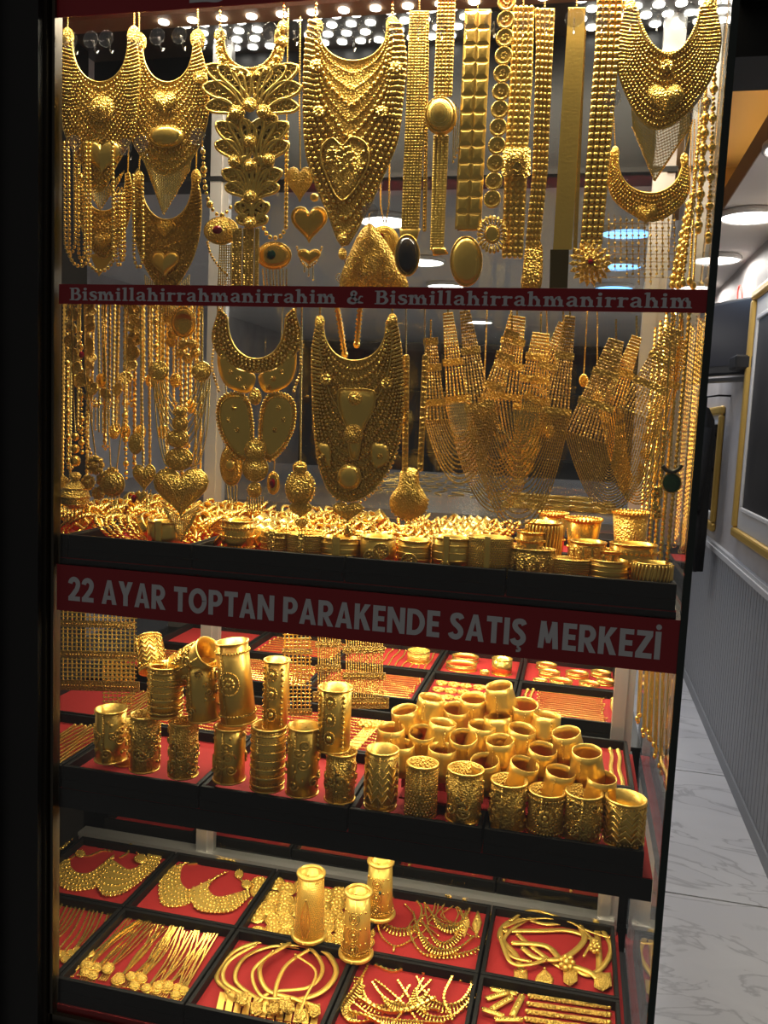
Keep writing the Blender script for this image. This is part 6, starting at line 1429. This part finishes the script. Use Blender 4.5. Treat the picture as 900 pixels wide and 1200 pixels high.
# ------------------------------------------------------------------ corridor
GF = bump(mat('gilt_frame', (.62, .40, .10), .42, .5), 'noise', 80, .2, .002)
PWH = mat('white_moulding', (.62, .61, .60), .5)
PIC = bump(mat('dark_picture_print', (.012, .012, .013), .5), 'noise', 3, .0, .001, ((.008, .008, .009), (.035, .033, .032)), 5)
def wall_frame(name, label, cat, y0, y1, z0, z1, fw, inner, pic, mw=.05):
    t = empty(name, (WX, (y0 + y1) / 2, z0), label, cat); yc = (y0 + y1) / 2
    def frame(n, a0, a1, b0, b1, w, dx0, dx1, mt):
        m = MB()
        for lo, hi in (((-dx1, a0, b0), (-dx0, a1, b0 + w)), ((-dx1, a0, b1 - w), (-dx0, a1, b1)), ((-dx1, a0, b0 + w), (-dx0, a0 + w, b1 - w)), ((-dx1, a1 - w, b0 + w), (-dx0, a1, b1 - w))): m.box(lo, hi)
        o = m.obj(n, mt, t, False); bv = o.modifiers.new('bevel', 'BEVEL'); bv.width = w * .25; bv.segments = 2
    A, B = y0 - yc, y1 - yc; H = z1 - z0
    frame('outer_frame', A, B, 0, H, fw, 0, .03, GF)
    MB().box((-.008, A + fw, fw), (0, B - fw, H - fw)).obj('mount', PWH if inner else PIC, t, False)
    if inner:
        q = fw + mw; frame('inner_frame', A + q, B - q, q, H - q, .022, .008, .020, PWH)
        MB().box((-.011, A + q + .022, q + .022), (-.008, B - q - .022, H - q - .022)).obj('picture', pic, t, False)
    return t
wall_frame('wall_picture', 'large gilt-framed dark picture with white inner moulding above the wainscot', 'picture', 2.05, 3.10, 1.075, 2.24, .045, True, PIC, .085)
MIR = mat('mirror_glass', (.35, .35, .36), .04, 1)
wall_frame('wall_mirror', 'narrow gilt-framed mirror on the wall below the monitor', 'mirror', 3.72, 4.40, 1.02, 1.72, .05, True, MIR, .03)
# monitor on a wall bracket
p = PY([(848, 395)], 3.35)[0]
mo = empty('wall_monitor', (p[0], 3.35, p[2] - .19), 'black flat monitor tilted on a bracket high on the corridor wall', 'monitor'); mo.rotation_euler = (math.radians(-4), 0, math.radians(-62))
PLAS = mat('black_plastic', (.012, .012, .013), .35)
b_ = MB().box((-.26, 0, 0), (.26, .045, .38)).obj('housing', PLAS, mo, False); bv = b_.modifiers.new('bevel', 'BEVEL'); bv.width = .012; bv.segments = 3
MB().box((-.235, -.003, .045), (.235, .001, .36)).obj('screen', mat('dark_screen', (.008, .008, .010), .3, 0, (.10, .11, .16), .06, .2), mo, False)
MB().box((-.12, .045, .09), (.12, .075, .29)).obj('rear_cover', PLAS, mo, False)
MB().box((-.27, -.02, -.035), (.27, .03, -.018)).obj('soundbar_shelf', PLAS, mo, False)
MB().tube([(.0, .06, .18), (.10, .14, .18), (.20, .14, .18)], .016, 8, ref=(0, 0, 1)).obj('bracket_arm', PLAS, mo)
pw = PX([(868, 375)], WX - .01)[0]
cb = MB().tube(spline([(0, 0, 0), (-.02, .03, .12), (-.02, -.01, .17), (-.01, -.05, .10), (-.015, .0, -.02)], 8), .004, 6, ref=(1, 0, 0)).obj('cable_loop', mat('red_cable', (.5, .05, .03), .4), None, loc=pw); tag(cb, 'thin red cable looped on the wall behind the monitor', 'cable')
for k in range(2):
    cb = MB().tube(spline([(0, 0, 0), (-.03, -.03, -.04), (-.03, -.02, -.12 - .03 * k), (-.02, .04, -.17)], 8), .0045, 6, ref=(1, 0, 0)).obj('power_cable', PLAS, None, loc=pw + (0, -.05 + .12 * k, -.02)); tag(cb, 'black power cable sagging on the wall behind the monitor', 'cable', 'black monitor cables')
pb = PX([(868, 425)], WX - .04)[0]
bx = MB().box((-.04, -.10, -.035), (.04, .08, .03)).obj('wall_box', PLAS, None, False, loc=pb); bv = bx.modifiers.new('bevel', 'BEVEL'); bv.width = .008; tag(bx, 'small black box fixed to the wall under the monitor cables', 'box')
# dark coat hanging in the corridor beyond the side glass
pc = PY([(818, 560)], 3.6)[0]; pt_ = PY([(818, 478)], 3.6)[0]; pl = PY([(818, 668)], 3.6)[0]
ct = empty('hanging_coat', (pc[0] + .01, 3.6, pl[2]), 'long black coat hanging in the corridor under the mirror', 'coat'); hh = pt_[2] - pl[2]
prof = [(.045, 0), (.047, hh * .3), (.044, hh * .6), (.048, hh * .8), (.04, hh * .93), (.015, hh), (.0005, hh * 1.01)]
V = []; seg = 30
for r_, z_ in prof: a = np.linspace(0, 2 * PI, seg, endpoint=False); w_ = r_ * (1 + .12 * np.sin(a * 7)); V.append(np.stack([w_ * np.cos(a) * 1.2, w_ * np.sin(a) * 1.6, np.full(seg, z_)], 1))
m = MB(); i = np.arange(seg); j = (i + 1) % seg; m.add(np.vstack(V), [np.stack([k * seg + i, k * seg + j, (k + 1) * seg + j, (k + 1) * seg + i], 1) for k in range(len(V) - 1)] + [i[None, ::-1]]); m.obj('coat_body', mat('black_wool', (.006, .006, .006), .9), ct)
MB().tube([(.0, 0, hh), (.0, 0, hh + .06), (.06, 0, hh + .07), (.13, 0, hh + .07)], .006, 6, ref=(0, 1, 0)).obj('hanger_hook', PLAS, ct)
for s_ in (-1, 1): MB().tube([(.0, s_ * .06, hh * .88), (-.01, s_ * .085, hh * .6), (-.012, s_ * .085, hh * .38)], [.03, .026, .02], 10, ref=(1, 0, 0)).obj('sleeve', mat('black_wool_sleeve', (.007, .007, .007), .9), ct)
# dark display shelving at the back of the shop
bk = empty('back_shelving', (-1.1, 7.9, 0), 'dark shelving unit along the back wall of the shop', 'shelving')
MB().box((-1.3, -.05, 0), (1.3, .25, .9)).obj('cabinet', DARKW, bk, False)
for z in (1.2, 1.55, 1.9): MB().box((-1.3, -.05, z), (1.3, .25, z + .03)).obj('shelf', BLACKM, bk, False)
for x in (-1.3, -.43, .43, 1.27): MB().box((x, -.05, .9), (x + .03, .25, 2.3)).obj('upright', DARKW, bk, False)
